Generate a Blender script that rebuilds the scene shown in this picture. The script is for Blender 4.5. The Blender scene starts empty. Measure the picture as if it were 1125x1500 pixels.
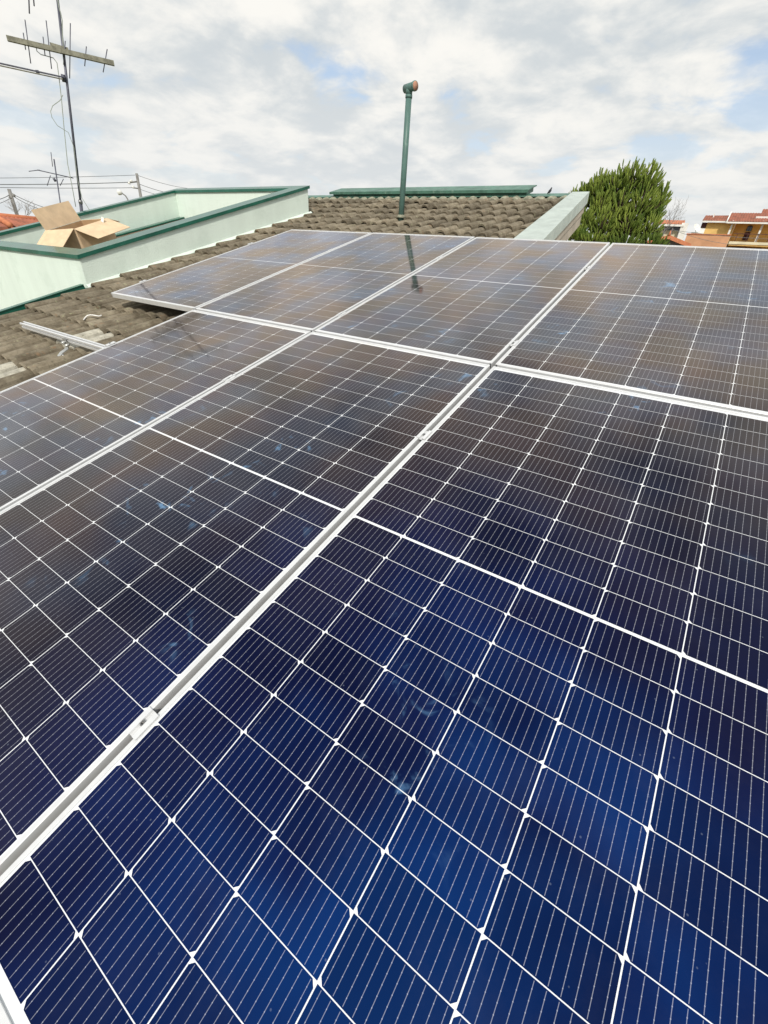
import bpy, math, random
from mathutils import Vector, Matrix

# ------------------------------------------------------------------ camera
SL = math.radians(14.0)                       # pitch of the tiled roof, rising away from the camera
RX = Matrix.Rotation(SL, 4, 'X')
CAM_P = Vector((0.7045, -1.8422, 0.9337))     # camera in roof coordinates (u across, v up the slope, n off the slope)
CAM_R = Matrix(((0.8279, -0.3352, 0.4496), (0.5536, 0.6167, -0.5597), (-0.0897, 0.7123, 0.6961)))
FPX = 610.9
scene = bpy.context.scene
COL = scene.collection
cam_data = bpy.data.cameras.new('camera')
cam = bpy.data.objects.new('camera', cam_data)
COL.objects.link(cam)
CAM_W = RX @ CAM_P
ROT_W = (RX.to_3x3() @ CAM_R)
cam.matrix_world = Matrix.Translation(CAM_W) @ ROT_W.to_quaternion().to_matrix().to_4x4()
cam_data.sensor_fit = 'HORIZONTAL'
cam_data.sensor_width = 36.0
cam_data.lens = FPX / 1125.0 * 36.0
cam_data.clip_start = 0.02
cam_data.clip_end = 3000.0
scene.camera = cam

# ------------------------------------------------------------------ sky, sun, exposure
SUN_TO = Vector((0.38, -0.66, 0.64)).normalized()
world = bpy.data.worlds.new('World')
scene.world = world
world.use_nodes = True
wn, wl = world.node_tree.nodes, world.node_tree.links
wn.clear()


def N(nodes, typ, **kw):
    n = nodes.new(typ)
    for k, v in kw.items():
        setattr(n, k, v)
    return n


def mth(nodes, links, op, a, b=None, c=None, clamp=False):
    n = nodes.new('ShaderNodeMath')
    n.operation = op
    n.use_clamp = clamp
    for i, s in enumerate((a, b, c)):
        if s is None:
            continue
        if isinstance(s, (int, float)):
            n.inputs[i].default_value = s
        else:
            links.new(s, n.inputs[i])
    return n.outputs[0]


def mrange(nodes, links, val, a, b, c=0.0, d=1.0, smooth=True):
    n = nodes.new('ShaderNodeMapRange')
    n.interpolation_type = 'SMOOTHSTEP' if smooth else 'LINEAR'
    links.new(val, n.inputs[0])
    for i, s in enumerate((a, b, c, d)):
        n.inputs[i + 1].default_value = s
    return n.outputs[0]


def mixc(nodes, links, fac, a, b, mode='MIX'):
    n = nodes.new('ShaderNodeMix')
    n.data_type = 'RGBA'
    n.blend_type = mode
    for s, i in ((fac, 0), (a, 6), (b, 7)):
        if isinstance(s, (int, float)):
            n.inputs[i].default_value = s
        elif isinstance(s, (tuple, list)):
            n.inputs[i].default_value = (*s, 1.0)
        else:
            links.new(s, n.inputs[i])
    return n.outputs[2]


sky = N(wn, 'ShaderNodeTexSky', sky_type='NISHITA', sun_disc=False)
sky.sun_elevation = math.asin(SUN_TO.z)
sky.sun_rotation = math.atan2(SUN_TO.x, SUN_TO.y)
sky.altitude = 600.0
sky.dust_density = 2.0
bg_sky = N(wn, 'ShaderNodeBackground')
bg_sky.inputs[1].default_value = 0.13
wl.new(sky.outputs[0], bg_sky.inputs[0])
tc = N(wn, 'ShaderNodeTexCoord')
sep = N(wn, 'ShaderNodeSeparateXYZ')
wl.new(tc.outputs['Generated'], sep.inputs[0])
zz = mth(wn, wl, 'ADD', mth(wn, wl, 'MAXIMUM', sep.outputs[2], 0.0), 0.22)
comb = N(wn, 'ShaderNodeCombineXYZ')
wl.new(mth(wn, wl, 'DIVIDE', sep.outputs[0], zz), comb.inputs[0])
wl.new(mth(wn, wl, 'DIVIDE', sep.outputs[1], zz), comb.inputs[1])
comb.inputs[2].default_value = 3.3


def wnoise(scale, detail, rough, dist, off):
    mp = N(wn, 'ShaderNodeMapping')
    mp.inputs['Location'].default_value = off
    wl.new(comb.outputs[0], mp.inputs[0])
    n = N(wn, 'ShaderNodeTexNoise')
    n.inputs['Scale'].default_value = scale
    n.inputs['Detail'].default_value = detail
    n.inputs['Roughness'].default_value = rough
    n.inputs['Distortion'].default_value = dist
    wl.new(mp.outputs[0], n.inputs['Vector'])
    return n.outputs[0]


SKY_OFF = (6.86, -17.44, 0.0)
big = wnoise(0.9, 3.0, 0.5, 0.2, (4.1 + SKY_OFF[0], 1.7 + SKY_OFF[1], 0.0))
mid = wnoise(3.4, 8.0, 0.54, 0.25, SKY_OFF)
shade = wnoise(2.7, 8.0, 0.6, 0.3, (7.3, 2.2, 5.0))
dens = mth(wn, wl, 'ADD', mth(wn, wl, 'MULTIPLY', big, 0.55), mth(wn, wl, 'MULTIPLY', mid, 0.6))
cover = mrange(wn, wl, dens, 0.39, 0.535)
low = mrange(wn, wl, sep.outputs[2], 0.02, 0.30, 1.0, 0.0)
cover = mth(wn, wl, 'MAXIMUM', cover, low)
sh = mrange(wn, wl, mth(wn, wl, 'ADD', mth(wn, wl, 'MULTIPLY', shade, 0.5), mth(wn, wl, 'MULTIPLY', mid, 0.55)), 0.42, 0.63)
ccol = mixc(wn, wl, sh, (0.515, 0.553, 0.575), (0.79, 0.775, 0.735))
ccol = mixc(wn, wl, mth(wn, wl, 'MULTIPLY', low, 0.55), ccol, (0.66, 0.675, 0.68))
bg_cl = N(wn, 'ShaderNodeBackground')
bg_cl.inputs[1].default_value = 1.0
wl.new(ccol, bg_cl.inputs[0])
wmix = N(wn, 'ShaderNodeMixShader')
wl.new(mth(wn, wl, 'MULTIPLY_ADD', cover, 0.70, 0.30), wmix.inputs[0])
wl.new(bg_sky.outputs[0], wmix.inputs[1])
wl.new(bg_cl.outputs[0], wmix.inputs[2])
wout = N(wn, 'ShaderNodeOutputWorld')
wl.new(wmix.outputs[0], wout.inputs[0])
world.cycles.sampling_method = 'MANUAL'
world.cycles.sample_map_resolution = 512

sun_data = bpy.data.lights.new('sun', 'SUN')
sun_data.energy = 2.6
sun_data.angle = math.radians(5)
sun_data.color = (1.0, 0.94, 0.84)
sun = bpy.data.objects.new('sun', sun_data)
COL.objects.link(sun)
sun.rotation_euler = SUN_TO.to_track_quat('Z', 'Y').to_euler()
sun.location = (0, 0, 30)

vs = scene.view_settings
vs.view_transform = 'Standard'
vs.look = 'None'
vs.exposure = 0.3
vs.gamma = 1.0
vs.use_curve_mapping = False
scene.render.engine = 'CYCLES'
scene.cycles.max_bounces = 6
scene.cycles.transparent_max_bounces = 8
scene.cycles.use_denoising = True
scene.cycles.caustics_reflective = False
scene.cycles.caustics_refractive = False

GROUND_Z = -4.6
rnd = random.Random(11)


# ------------------------------------------------------------------ helpers
def PW(u, v, n):
    return RX @ Vector((u, v, n))


def ray(x, y):
    d = RX.to_3x3() @ (CAM_R @ Vector(((x - 562.5) / FPX, -(y - 750.0) / FPX, -1.0)))
    return d


def at(x, y, dist):
    """world point seen in direction (x, y) at a horizontal distance in metres"""
    d = ray(x, y)
    return CAM_W + d * (dist / math.hypot(d.x, d.y))


class MB:
    def __init__(self):
        self.v, self.f, self.s = [], [], []

    def add(self, vs_, fs_, smooth=False):
        b = len(self.v)
        self.v += [Vector(q) for q in vs_]
        self.f += [tuple(i + b for i in f) for f in fs_]
        self.s += [smooth] * len(fs_)
        return self

    def box(self, lo, hi, M=None):
        x0, y0, z0 = lo
        x1, y1, z1 = hi
        p = [Vector(q) for q in ((x0, y0, z0), (x1, y0, z0), (x1, y1, z0), (x0, y1, z0), (x0, y0, z1), (x1, y0, z1), (x1, y1, z1), (x0, y1, z1))]
        if M is not None:
            p = [M @ q for q in p]
        return self.add(p, [(3, 2, 1, 0), (4, 5, 6, 7), (0, 1, 5, 4), (1, 2, 6, 5), (2, 3, 7, 6), (3, 0, 4, 7)])

    def hexa(self, p):
        """eight corners: bottom four anticlockwise, then top four"""
        return self.add(p, [(3, 2, 1, 0), (4, 5, 6, 7), (0, 1, 5, 4), (1, 2, 6, 5), (2, 3, 7, 6), (3, 0, 4, 7)])

    def prism(self, poly, axis):
        """closed outline swept by a vector"""
        n = len(poly)
        a = [Vector(q) for q in poly]
        b = [q + Vector(axis) for q in a]
        return self.add(a + b, [tuple(range(n))[::-1], tuple(range(n, 2 * n))] + [(i, (i + 1) % n, n + (i + 1) % n, n + i) for i in range(n)])

    def tube(self, pts, radii, seg=8, caps=True):
        pts = [Vector(q) for q in pts]
        if isinstance(radii, (int, float)):
            radii = [radii] * len(pts)
        rings, fs_ = [], []
        up = None
        for i, q in enumerate(pts):
            t = (pts[min(i + 1, len(pts) - 1)] - pts[max(i - 1, 0)]).normalized()
            if up is None:
                up = Vector((0, 0, 1)) if abs(t.z) < 0.9 else Vector((1, 0, 0))
            a = t.cross(up).normalized()
            b = a.cross(t).normalized()
            up = b
            for k in range(seg):
                an = 2 * math.pi * k / seg
                rings.append(q + (a * math.cos(an) + b * math.sin(an)) * radii[i])
        m = len(pts)
        for i in range(m - 1):
            for k in range(seg):
                k2 = (k + 1) % seg
                fs_.append((i * seg + k, i * seg + k2, (i + 1) * seg + k2, (i + 1) * seg + k))
        if caps:
            fs_.append(tuple(range(seg))[::-1])
            fs_.append(tuple(range((m - 1) * seg, m * seg)))
        return self.add(rings, fs_, True)

    def mesh(self, name, M=None):
        me = bpy.data.meshes.new(name)
        inv = M.inverted() if M is not None else None
        me.from_pydata([tuple(inv @ q) if inv is not None else tuple(q) for q in self.v], [], self.f)
        me.polygons.foreach_set('use_smooth', self.s)
        me.update()
        return me


MW = {}


def link(name, data, parent=None, M=None, mat=None):
    o = bpy.data.objects.new(name, data)
    COL.objects.link(o)
    if parent is not None:
        o.parent = parent
    if M is not None:
        o.matrix_basis = M
    MW[o] = (MW[parent] if parent is not None else Matrix.Identity(4)) @ (M if M is not None else Matrix.Identity(4))
    if mat is not None and data is not None and not data.materials:
        data.materials.append(mat)
    return o


def tag(o, label, cat=None, group=None, kind=None):
    if label:
        o['label'] = label
    if cat:
        o['category'] = cat
    if group:
        o['group'] = group
    if kind:
        o['kind'] = kind
    return o


def thing(name, label, cat, M, group=None):
    return tag(link(name, None, None, M), label, cat, group)


def part(name, mb, mat, parent, label=None):
    """mb holds world coordinates; the child gets them in its parent's frame"""
    o = link(name, mb.mesh(name, MW[parent]), parent, None, mat)
    if label:
        o['label'] = label
    return o


def solid(name, mb, mat, base, label, cat, group=None, kind=None):
    M = Matrix.Translation(base)
    return tag(link(name, mb.mesh(name, M), None, M, mat), label, cat, group, kind)


T = Matrix.Translation


# ------------------------------------------------------------------ materials
def new_mat(name):
    m = bpy.data.materials.new(name)
    m.use_nodes = True
    n, l = m.node_tree.nodes, m.node_tree.links
    n.clear()
    out = n.new('ShaderNodeOutputMaterial')
    return m, n, l, out


def plain(name, col, rough=0.6, metal=0.0, var=0.12, scale=6.0, bump=0.0, bscale=60.0, col2=None, spec=0.4, rand=0.0, streak=False, dirt=None):
    m, n, l, out = new_mat(name)
    b = n.new('ShaderNodeBsdfPrincipled')
    b.inputs['Roughness'].default_value = rough
    b.inputs['Metallic'].default_value = metal
    b.inputs['Specular IOR Level'].default_value = spec
    l.new(b.outputs[0], out.inputs[0])
    g = n.new('ShaderNodeNewGeometry')
    vec = g.outputs['Position']
    if streak:
        mp = n.new('ShaderNodeMapping')
        mp.inputs['Scale'].default_value = (1.0, 1.0, 0.12)
        l.new(vec, mp.inputs[0])
        vec = mp.outputs[0]
    t = n.new('ShaderNodeTexNoise')
    t.inputs['Scale'].default_value = scale
    t.inputs['Detail'].default_value = 7.0
    t.inputs['Roughness'].default_value = 0.65
    l.new(vec, t.inputs['Vector'])
    f = mrange(n, l, t.outputs[0], 0.3, 0.7)
    c2 = col2 if col2 else tuple(c * (1 - var * 2) for c in col)
    c1 = tuple(min(1, c * (1 + var)) for c in col)
    cc = mixc(n, l, f, c2, c1)
    if rand > 0:
        oi = n.new('ShaderNodeObjectInfo')
        h = n.new('ShaderNodeHueSaturation')
        l.new(cc, h.inputs['Color'])
        l.new(mrange(n, l, oi.outputs['Random'], 0, 1, 1 - rand, 1 + rand, False), h.inputs['Value'])
        cc = h.outputs[0]
    if dirt:
        t3 = n.new('ShaderNodeTexNoise')
        t3.inputs['Scale'].default_value = dirt[1]
        t3.inputs['Detail'].default_value = 8.0
        t3.inputs['Roughness'].default_value = 0.7
        l.new(g.outputs['Position'], t3.inputs['Vector'])
        cc = mixc(n, l, mth(n, l, 'MULTIPLY', mrange(n, l, t3.outputs[0], dirt[2], dirt[2] + 0.12), dirt[3]), cc, dirt[0])
    l.new(cc, b.inputs['Base Color'])
    if bump > 0:
        t2 = n.new('ShaderNodeTexNoise')
        t2.inputs['Scale'].default_value = bscale
        t2.inputs['Detail'].default_value = 5.0
        l.new(g.outputs['Position'], t2.inputs['Vector'])
        bp = n.new('ShaderNodeBump')
        bp.inputs['Strength'].default_value = bump
        bp.inputs['Distance'].default_value = 0.02
        l.new(t2.outputs[0], bp.inputs['Height'])
        l.new(bp.outputs[0], b.inputs['Normal'])
    return m


def glass_over(n, l, under, out, warm=(1.0, 0.93, 0.86), ior=1.22):
    """glazing: low reflection seen square on, strong at grazing angles"""
    lw_ = n.new('ShaderNodeLayerWeight')
    lw_.inputs[0].default_value = 0.5
    fres = mth(n, l, 'MULTIPLY_ADD', mth(n, l, 'POWER', lw_.outputs['Facing'], 3.2), 0.996, 0.0035)
    gl = n.new('ShaderNodeBsdfGlossy')
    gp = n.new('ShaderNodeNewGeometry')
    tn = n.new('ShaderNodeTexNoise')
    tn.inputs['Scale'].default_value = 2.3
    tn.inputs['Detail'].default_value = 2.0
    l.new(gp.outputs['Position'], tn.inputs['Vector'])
    l.new(mixc(n, l, mrange(n, l, tn.outputs[0], 0.35, 0.65), (1.0, 0.83, 0.68), (0.90, 0.91, 1.0)), gl.inputs['Color'])  # warm and blue noise patches paint mottled cloud and sky reflections into the gloss
    gl.inputs['Roughness'].default_value = 0.065
    mx = n.new('ShaderNodeMixShader')
    l.new(fres, mx.inputs[0])
    l.new(under, mx.inputs[1])
    l.new(gl.outputs[0], mx.inputs[2])
    l.new(mx.outputs[0], out.inputs[0])
    return gl


def smudge(n, l):
    g = n.new('ShaderNodeNewGeometry')
    v1 = n.new('ShaderNodeTexNoise')
    v1.inputs['Scale'].default_value = 2.3
    v1.inputs['Detail'].default_value = 1.0
    l.new(g.outputs['Position'], v1.inputs['Vector'])
    v2 = n.new('ShaderNodeTexNoise')
    v2.inputs['Scale'].default_value = 13.0
    v2.inputs['Detail'].default_value = 4.0
    v2.inputs['Distortion'].default_value = 0.8
    l.new(g.outputs['Position'], v2.inputs['Vector'])
    a = mrange(n, l, v1.outputs[0], 0.585, 0.70)
    b = mrange(n, l, v2.outputs[0], 0.57, 0.72)
    v3 = n.new('ShaderNodeTexVoronoi')
    v3.inputs['Scale'].default_value = 26.0
    l.new(g.outputs['Position'], v3.inputs['Vector'])
    sp = mrange(n, l, v3.outputs['Distance'], 0.035, 0.06, 1.0, 0.0)
    return mth(n, l, 'MULTIPLY', a, b), sp


def cell_material():
    m, n, l, out = new_mat('silicon_cell')
    tcn = n.new('ShaderNodeTexCoord')
    sx = n.new('ShaderNodeSeparateXYZ')
    l.new(tcn.outputs['Object'], sx.inputs[0])
    x, y = sx.outputs[0], sx.outputs[1]
    P = 0.01815
    d = mth(n, l, 'MULTIPLY', mth(n, l, 'ABSOLUTE', mth(n, l, 'SUBTRACT', mth(n, l, 'FRACT', mth(n, l, 'DIVIDE', x, P)), 0.5)), P)
    ay = mth(n, l, 'ABSOLUTE', y)
    wire = mth(n, l, 'MULTIPLY', mrange(n, l, d, 0.0003, 0.0007, 1, 0), mrange(n, l, ay, 0.0432, 0.0438, 1, 0))
    dy = mth(n, l, 'MULTIPLY', mth(n, l, 'ABSOLUTE', mth(n, l, 'SUBTRACT', mth(n, l, 'FRACT', mth(n, l, 'DIVIDE', y, 0.0135)), 0.5)), 0.0135)
    dot = mth(n, l, 'MULTIPLY', mrange(n, l, d, 0.0005, 0.0009, 1, 0), mrange(n, l, dy, 0.0005, 0.0010, 1, 0))
    dot = mth(n, l, 'MULTIPLY', dot, mrange(n, l, ay, 0.0415, 0.042, 1, 0))
    metal = mth(n, l, 'MAXIMUM', mth(n, l, 'MULTIPLY', wire, 0.36), mth(n, l, 'MULTIPLY', dot, 0.55))
    oi = n.new('ShaderNodeObjectInfo')
    # silicon nitride colour: thin film, blue square on, brown-violet towards grazing
    lw = n.new('ShaderNodeLayerWeight')
    lw.inputs[0].default_value = 0.5
    cr = n.new('ShaderNodeValToRGB')
    e = cr.color_ramp.elements
    e[0].position, e[0].color = 0.02, (0.001, 0.026, 0.145, 1)
    e[1].position, e[1].color = 0.62, (0.030, 0.019, 0.014, 1)
    for pos_, col_ in ((0.12, (0.001, 0.014, 0.092)), (0.26, (0.0015, 0.0045, 0.042)), (0.42, (0.012, 0.007, 0.016))):
        k = e.new(pos_)
        k.color = (*col_, 1)
    l.new(lw.outputs['Facing'], cr.inputs[0])
    hs = n.new('ShaderNodeHueSaturation')
    l.new(cr.outputs[0], hs.inputs['Color'])
    l.new(mrange(n, l, oi.outputs['Random'], 0, 1, 0.78, 1.20, False), hs.inputs['Value'])
    g2 = n.new('ShaderNodeBsdfGlossy')
    g2.inputs['Roughness'].default_value = 0.13
    gq = n.new('ShaderNodeNewGeometry')
    fn = n.new('ShaderNodeTexNoise')
    fn.inputs['Scale'].default_value = 3.0
    fn.inputs['Detail'].default_value = 3.0
    l.new(gq.outputs['Position'], fn.inputs['Vector'])
    l.new(mixc(n, l, 1.0, hs.outputs[0], mixc(n, l, mrange(n, l, fn.outputs[0], 0.33, 0.67), (0.80, 0.34, 0.48), (0.8, 1.35, 1.22)), 'MULTIPLY'), g2.inputs['Color'])  # noise tint paints uneven sky reflection into the sheen as blue and violet patches
    df = n.new('ShaderNodeBsdfDiffuse')
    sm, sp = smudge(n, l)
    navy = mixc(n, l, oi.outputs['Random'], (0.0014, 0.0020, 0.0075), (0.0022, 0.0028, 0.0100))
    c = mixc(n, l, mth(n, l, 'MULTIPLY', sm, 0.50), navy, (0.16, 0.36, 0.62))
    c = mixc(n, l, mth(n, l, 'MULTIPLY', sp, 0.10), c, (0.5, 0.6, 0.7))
    gd = n.new('ShaderNodeNewGeometry')
    dn = n.new('ShaderNodeTexNoise')
    dn.inputs['Scale'].default_value = 5.0
    dn.inputs['Detail'].default_value = 9.0
    dn.inputs['Roughness'].default_value = 0.72
    l.new(gd.outputs['Position'], dn.inputs['Vector'])
    c = mixc(n, l, mrange(n, l, dn.outputs[0], 0.42, 0.75, 0.0, 0.013), c, (0.42, 0.40, 0.38))
    c = mixc(n, l, metal, c, (0.56, 0.58, 0.64))
    l.new(c, df.inputs['Color'])
    ad = n.new('ShaderNodeAddShader')
    l.new(df.outputs[0], ad.inputs[0])
    l.new(g2.outputs[0], ad.inputs[1])
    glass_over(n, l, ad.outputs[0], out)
    return m


def backsheet_material():
    m, n, l, out = new_mat('white_backsheet')
    df = n.new('ShaderNodeBsdfDiffuse')
    g = n.new('ShaderNodeNewGeometry')
    t = n.new('ShaderNodeTexNoise')
    t.inputs['Scale'].default_value = 30.0
    l.new(g.outputs['Position'], t.inputs['Vector'])
    l.new(mixc(n, l, t.outputs[0], (0.70, 0.73, 0.76), (0.80, 0.82, 0.84)), df.inputs[0])
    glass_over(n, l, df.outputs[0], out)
    return m


def tile_material():
    m, n, l, out = new_mat('weathered_tile')
    b = n.new('ShaderNodeBsdfPrincipled')
    b.inputs['Roughness'].default_value = 0.92
    b.inputs['Specular IOR Level'].default_value = 0.15
    l.new(b.outputs[0], out.inputs[0])
    g = n.new('ShaderNodeNewGeometry')
    oi = n.new('ShaderNodeObjectInfo')
    mp = n.new('ShaderNodeMapping')
    l.new(g.outputs['Position'], mp.inputs[0])
    cb = n.new('ShaderNodeCombineXYZ')
    l.new(mth(n, l, 'MULTIPLY', oi.outputs['Random'], 40.0), cb.inputs[0])
    l.new(cb.outputs[0], mp.inputs['Location'])

    def nz(s, dt, r, dist=0.0):
        t = n.new('ShaderNodeTexNoise')
        t.inputs['Scale'].default_value = s
        t.inputs['Detail'].default_value = dt
        t.inputs['Roughness'].default_value = r
        t.inputs['Distortion'].default_value = dist
        l.new(mp.outputs[0], t.inputs['Vector'])
        return t.outputs[0]
    a, bb, c = nz(9, 6, 0.65), nz(38, 6, 0.7, 0.5), nz(150, 3, 0.6)
    col = mixc(n, l, mrange(n, l, a, 0.25, 0.75), (0.120, 0.098, 0.068), (0.272, 0.236, 0.176))
    col = mixc(n, l, mrange(n, l, bb, 0.52, 0.68, 0.0, 0.6), col, (0.070, 0.066, 0.046))
    col = mixc(n, l, mrange(n, l, nz(24, 5, 0.7), 0.58, 0.69, 0.0, 0.6), col, (0.36, 0.36, 0.23))
    col = mixc(n, l, mrange(n, l, nz(13, 4, 0.6), 0.62, 0.72, 0.0, 0.6), col, (0.27, 0.17, 0.10))
    h = n.new('ShaderNodeHueSaturation')
    l.new(col, h.inputs['Color'])
    l.new(mrange(n, l, oi.outputs['Random'], 0, 1, 0.72, 1.25, False), h.inputs['Value'])
    l.new(h.outputs[0], b.inputs['Base Color'])
    bp = n.new('ShaderNodeBump')
    bp.inputs['Strength'].default_value = 0.6
    bp.inputs['Distance'].default_value = 0.004
    l.new(mth(n, l, 'ADD', bb, mth(n, l, 'MULTIPLY', c, 0.5)), bp.inputs['Height'])
    l.new(bp.outputs[0], b.inputs['Normal'])
    return m


M_ = {
    'cell': cell_material(),
    'sheet': backsheet_material(),
    'alu': plain('anodised_aluminium', (0.77, 0.78, 0.79), 0.38, 0.40, 0.03, 20, spec=0.5),
    'alu_dark': plain('bolt_steel', (0.30, 0.30, 0.30), 0.35, 0.9, 0.1, 40),
    'galv': plain('galvanised_steel', (0.60, 0.61, 0.60), 0.40, 0.7, 0.12, 30),
    'tile': tile_material(),
    'tile_new': plain('new_concrete_tile', (0.47, 0.45, 0.38), 0.9, 0, 0.15, 20, 0.3, 120, spec=0.15, dirt=((0.2, 0.19, 0.14), 30.0, 0.55, 0.6)),
    'deck': plain('roof_underlay', (0.06, 0.055, 0.048), 0.95, 0, 0.2, 8, spec=0.1),
    'mint': plain('mint_render', (0.72, 0.82, 0.75), 0.9, 0, 0.03, 3.0, 0.25, 90, spec=0.2, dirt=((0.60, 0.70, 0.63), 2.3, 0.52, 0.45), streak=True),
    'green': plain('green_painted_metal', (0.014, 0.118, 0.080), 0.26, 0.0, 0.14, 4.0, spec=0.5, dirt=((0.045, 0.17, 0.125), 5.0, 0.55, 0.6)),
    'green_pale': plain('faded_green_metal', (0.085, 0.195, 0.148), 0.5, 0.0, 0.18, 5.0, spec=0.45, dirt=((0.24, 0.35, 0.28), 9.0, 0.56, 0.6)),
    'verge': plain('pale_metal_capping', (0.49, 0.555, 0.52), 0.5, 0.1, 0.08, 6.0, spec=0.4, dirt=((0.60, 0.66, 0.58), 14.0, 0.55, 0.5)),
    'fascia': plain('beige_board', (0.47, 0.41, 0.345), 0.8, 0, 0.10, 5.0, 0.1, 60, dirt=((0.30, 0.25, 0.2), 3.0, 0.58, 0.5)),
    'mortar': plain('pale_mortar', (0.33, 0.33, 0.25), 0.95, 0, 0.25, 14, 0.4, 80, spec=0.1),
    'pipe': plain('green_pvc', (0.095, 0.185, 0.165), 0.45, 0, 0.10, 5.0, spec=0.45, dirt=((0.20, 0.33, 0.27), 7.0, 0.58, 0.45)),
    'pipe_in': plain('bare_pipe_mouth', (0.42, 0.22, 0.15), 0.8, 0, 0.15, 20),
    'mast': plain('weathered_mast', (0.115, 0.12, 0.155), 0.5, 0.4, 0.15, 12),
    'boom': plain('tarnished_aluminium', (0.25, 0.245, 0.19), 0.55, 0.35, 0.2, 14),
    'cable': plain('grey_cable', (0.34, 0.38, 0.33), 0.7, 0, 0.1, 10),
    'wire': plain('power_wire', (0.17, 0.18, 0.19), 0.7, 0, 0.1, 4),
    'pole': plain('concrete_pole', (0.24, 0.235, 0.225), 0.9, 0, 0.15, 3),
    'card': plain('brown_cardboard', (0.71, 0.54, 0.36), 0.85, 0, 0.07, 7.0, spec=0.2, dirt=((0.62, 0.46, 0.29), 3.0, 0.55, 0.4)),
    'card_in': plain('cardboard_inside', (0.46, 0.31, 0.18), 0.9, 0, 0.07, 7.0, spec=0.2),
    'tape': plain('clear_tape', (0.75, 0.74, 0.70), 0.25, 0, 0.1, 30),
    'white_cable': plain('white_plastic', (0.78, 0.77, 0.74), 0.5, 0, 0.05, 30),
    'wall': plain('painted_wall', (0.55, 0.58, 0.50), 0.9, 0, 0.1, 2.0),
    'ground': plain('dry_ground', (0.20, 0.17, 0.12), 0.95, 0, 0.25, 0.35, col2=(0.09, 0.12, 0.05)),
    'bark': plain('bark', (0.10, 0.075, 0.05), 0.95, 0, 0.25, 14, 0.5, 40),
    'twig': plain('bare_twig', (0.26, 0.245, 0.23), 0.9, 0, 0.15, 10),
    'red_tile': plain('terracotta_tile', (0.33, 0.115, 0.07), 0.9, 0, 0.2, 2.2, rand=0.12, col2=(0.20, 0.08, 0.052)),
    'red_trim': plain('terracotta_verge', (0.55, 0.20, 0.10), 0.85, 0, 0.1, 4),
    'ochre': plain('ochre_wall', (0.80, 0.53, 0.19), 0.9, 0, 0.07, 1.2),
    'salmon': plain('salmon_wall', (0.60, 0.32, 0.18), 0.9, 0, 0.09, 0.9),
    'cream': plain('cream_wall', (0.72, 0.66, 0.48), 0.9, 0, 0.08, 1.0),
    'white': plain('white_paint', (0.78, 0.78, 0.75), 0.8, 0, 0.06, 2.0),
    'greywall': plain('grey_wall', (0.20, 0.18, 0.19), 0.9, 0, 0.1, 2.0),
    'wood': plain('dark_wood', (0.085, 0.032, 0.032), 0.7, 0, 0.15, 6.0),
    'pane': plain('window_pane', (0.035, 0.04, 0.05), 0.08, 0, 0.1, 3.0, spec=0.6),
    'bird': plain('dark_feathers', (0.05, 0.05, 0.062), 0.8, 0, 0.2, 40),
}


def foliage(name, tip, deep):
    m, n, l, out = new_mat(name)
    b = n.new('ShaderNodeBsdfPrincipled')
    b.inputs['Roughness'].default_value = 0.6
    b.inputs['Specular IOR Level'].default_value = 0.3
    g = n.new('ShaderNodeNewGeometry')
    t = n.new('ShaderNodeTexNoise')
    t.inputs['Scale'].default_value = 2.6
    t.inputs['Detail'].default_value = 4.0
    l.new(g.outputs['Position'], t.inputs['Vector'])
    f = mth(n, l, 'MULTIPLY', mth(n, l, 'ADD', mrange(n, l, t.outputs[0], 0.3, 0.7), g.outputs['Random Per Island']), 0.5)
    c = mixc(n, l, f, deep, tip)
    l.new(c, b.inputs['Base Color'])
    tr = n.new('ShaderNodeBsdfTranslucent')
    l.new(mixc(n, l, 0.5, c, tip), tr.inputs['Color'])
    mx = n.new('ShaderNodeMixShader')
    mx.inputs[0].default_value = 0.32
    l.new(b.outputs[0], mx.inputs[1])
    l.new(tr.outputs[0], mx.inputs[2])
    l.new(mx.outputs[0], out.inputs[0])
    return m


M_['leaf'] = foliage('needle_green', (0.37, 0.45, 0.085), (0.075, 0.145, 0.026))
M_['leaf_pale'] = foliage('needle_yellow_green', (0.21, 0.29, 0.055), (0.07, 0.12, 0.02))

# ------------------------------------------------------------------ ground
g = MB()
g.add([(-900, -900, GROUND_Z), (900, -900, GROUND_Z), (900, 900, GROUND_Z), (-900, 900, GROUND_Z)], [(0, 1, 2, 3)])
tag(link('ground', g.mesh('ground'), None, None, M_['ground']), 'dry ground around the houses', 'ground', kind='structure')

# ------------------------------------------------------------------ the house under the panels
U_L, U_R, U_RF, V_N, V_M, V_F = -4.60, 1.42, -0.90, -2.62, 2.42, 5.16
N_DECK = -0.205
house = thing('house', 'house with weathered concrete tile roof under the solar panels', 'house', T((0, 0, GROUND_Z)))
walls = MB()


def under(poly):
    top = [PW(u, v, N_DECK - 0.06) for u, v in poly]
    bot = [Vector((p.x, p.y, GROUND_Z)) for p in top]
    k = len(poly)
    walls.add(bot + top, [(i, (i + 1) % k, k + (i + 1) % k, k + i) for i in range(k)] + [tuple(range(k, 2 * k))])


under([(U_L + 0.05, V_N + 0.35), (U_R - 0.3, V_N + 0.35), (U_R - 0.3, V_M - 0.12), (U_L + 0.05, V_M - 0.12)])
under([(U_L + 0.05, V_M - 0.10), (U_RF - 0.25, V_M - 0.10), (U_RF - 0.25, V_F), (U_L + 0.05, V_F)])
part('wall', walls, M_['wall'], house)
deck = MB()


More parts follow.
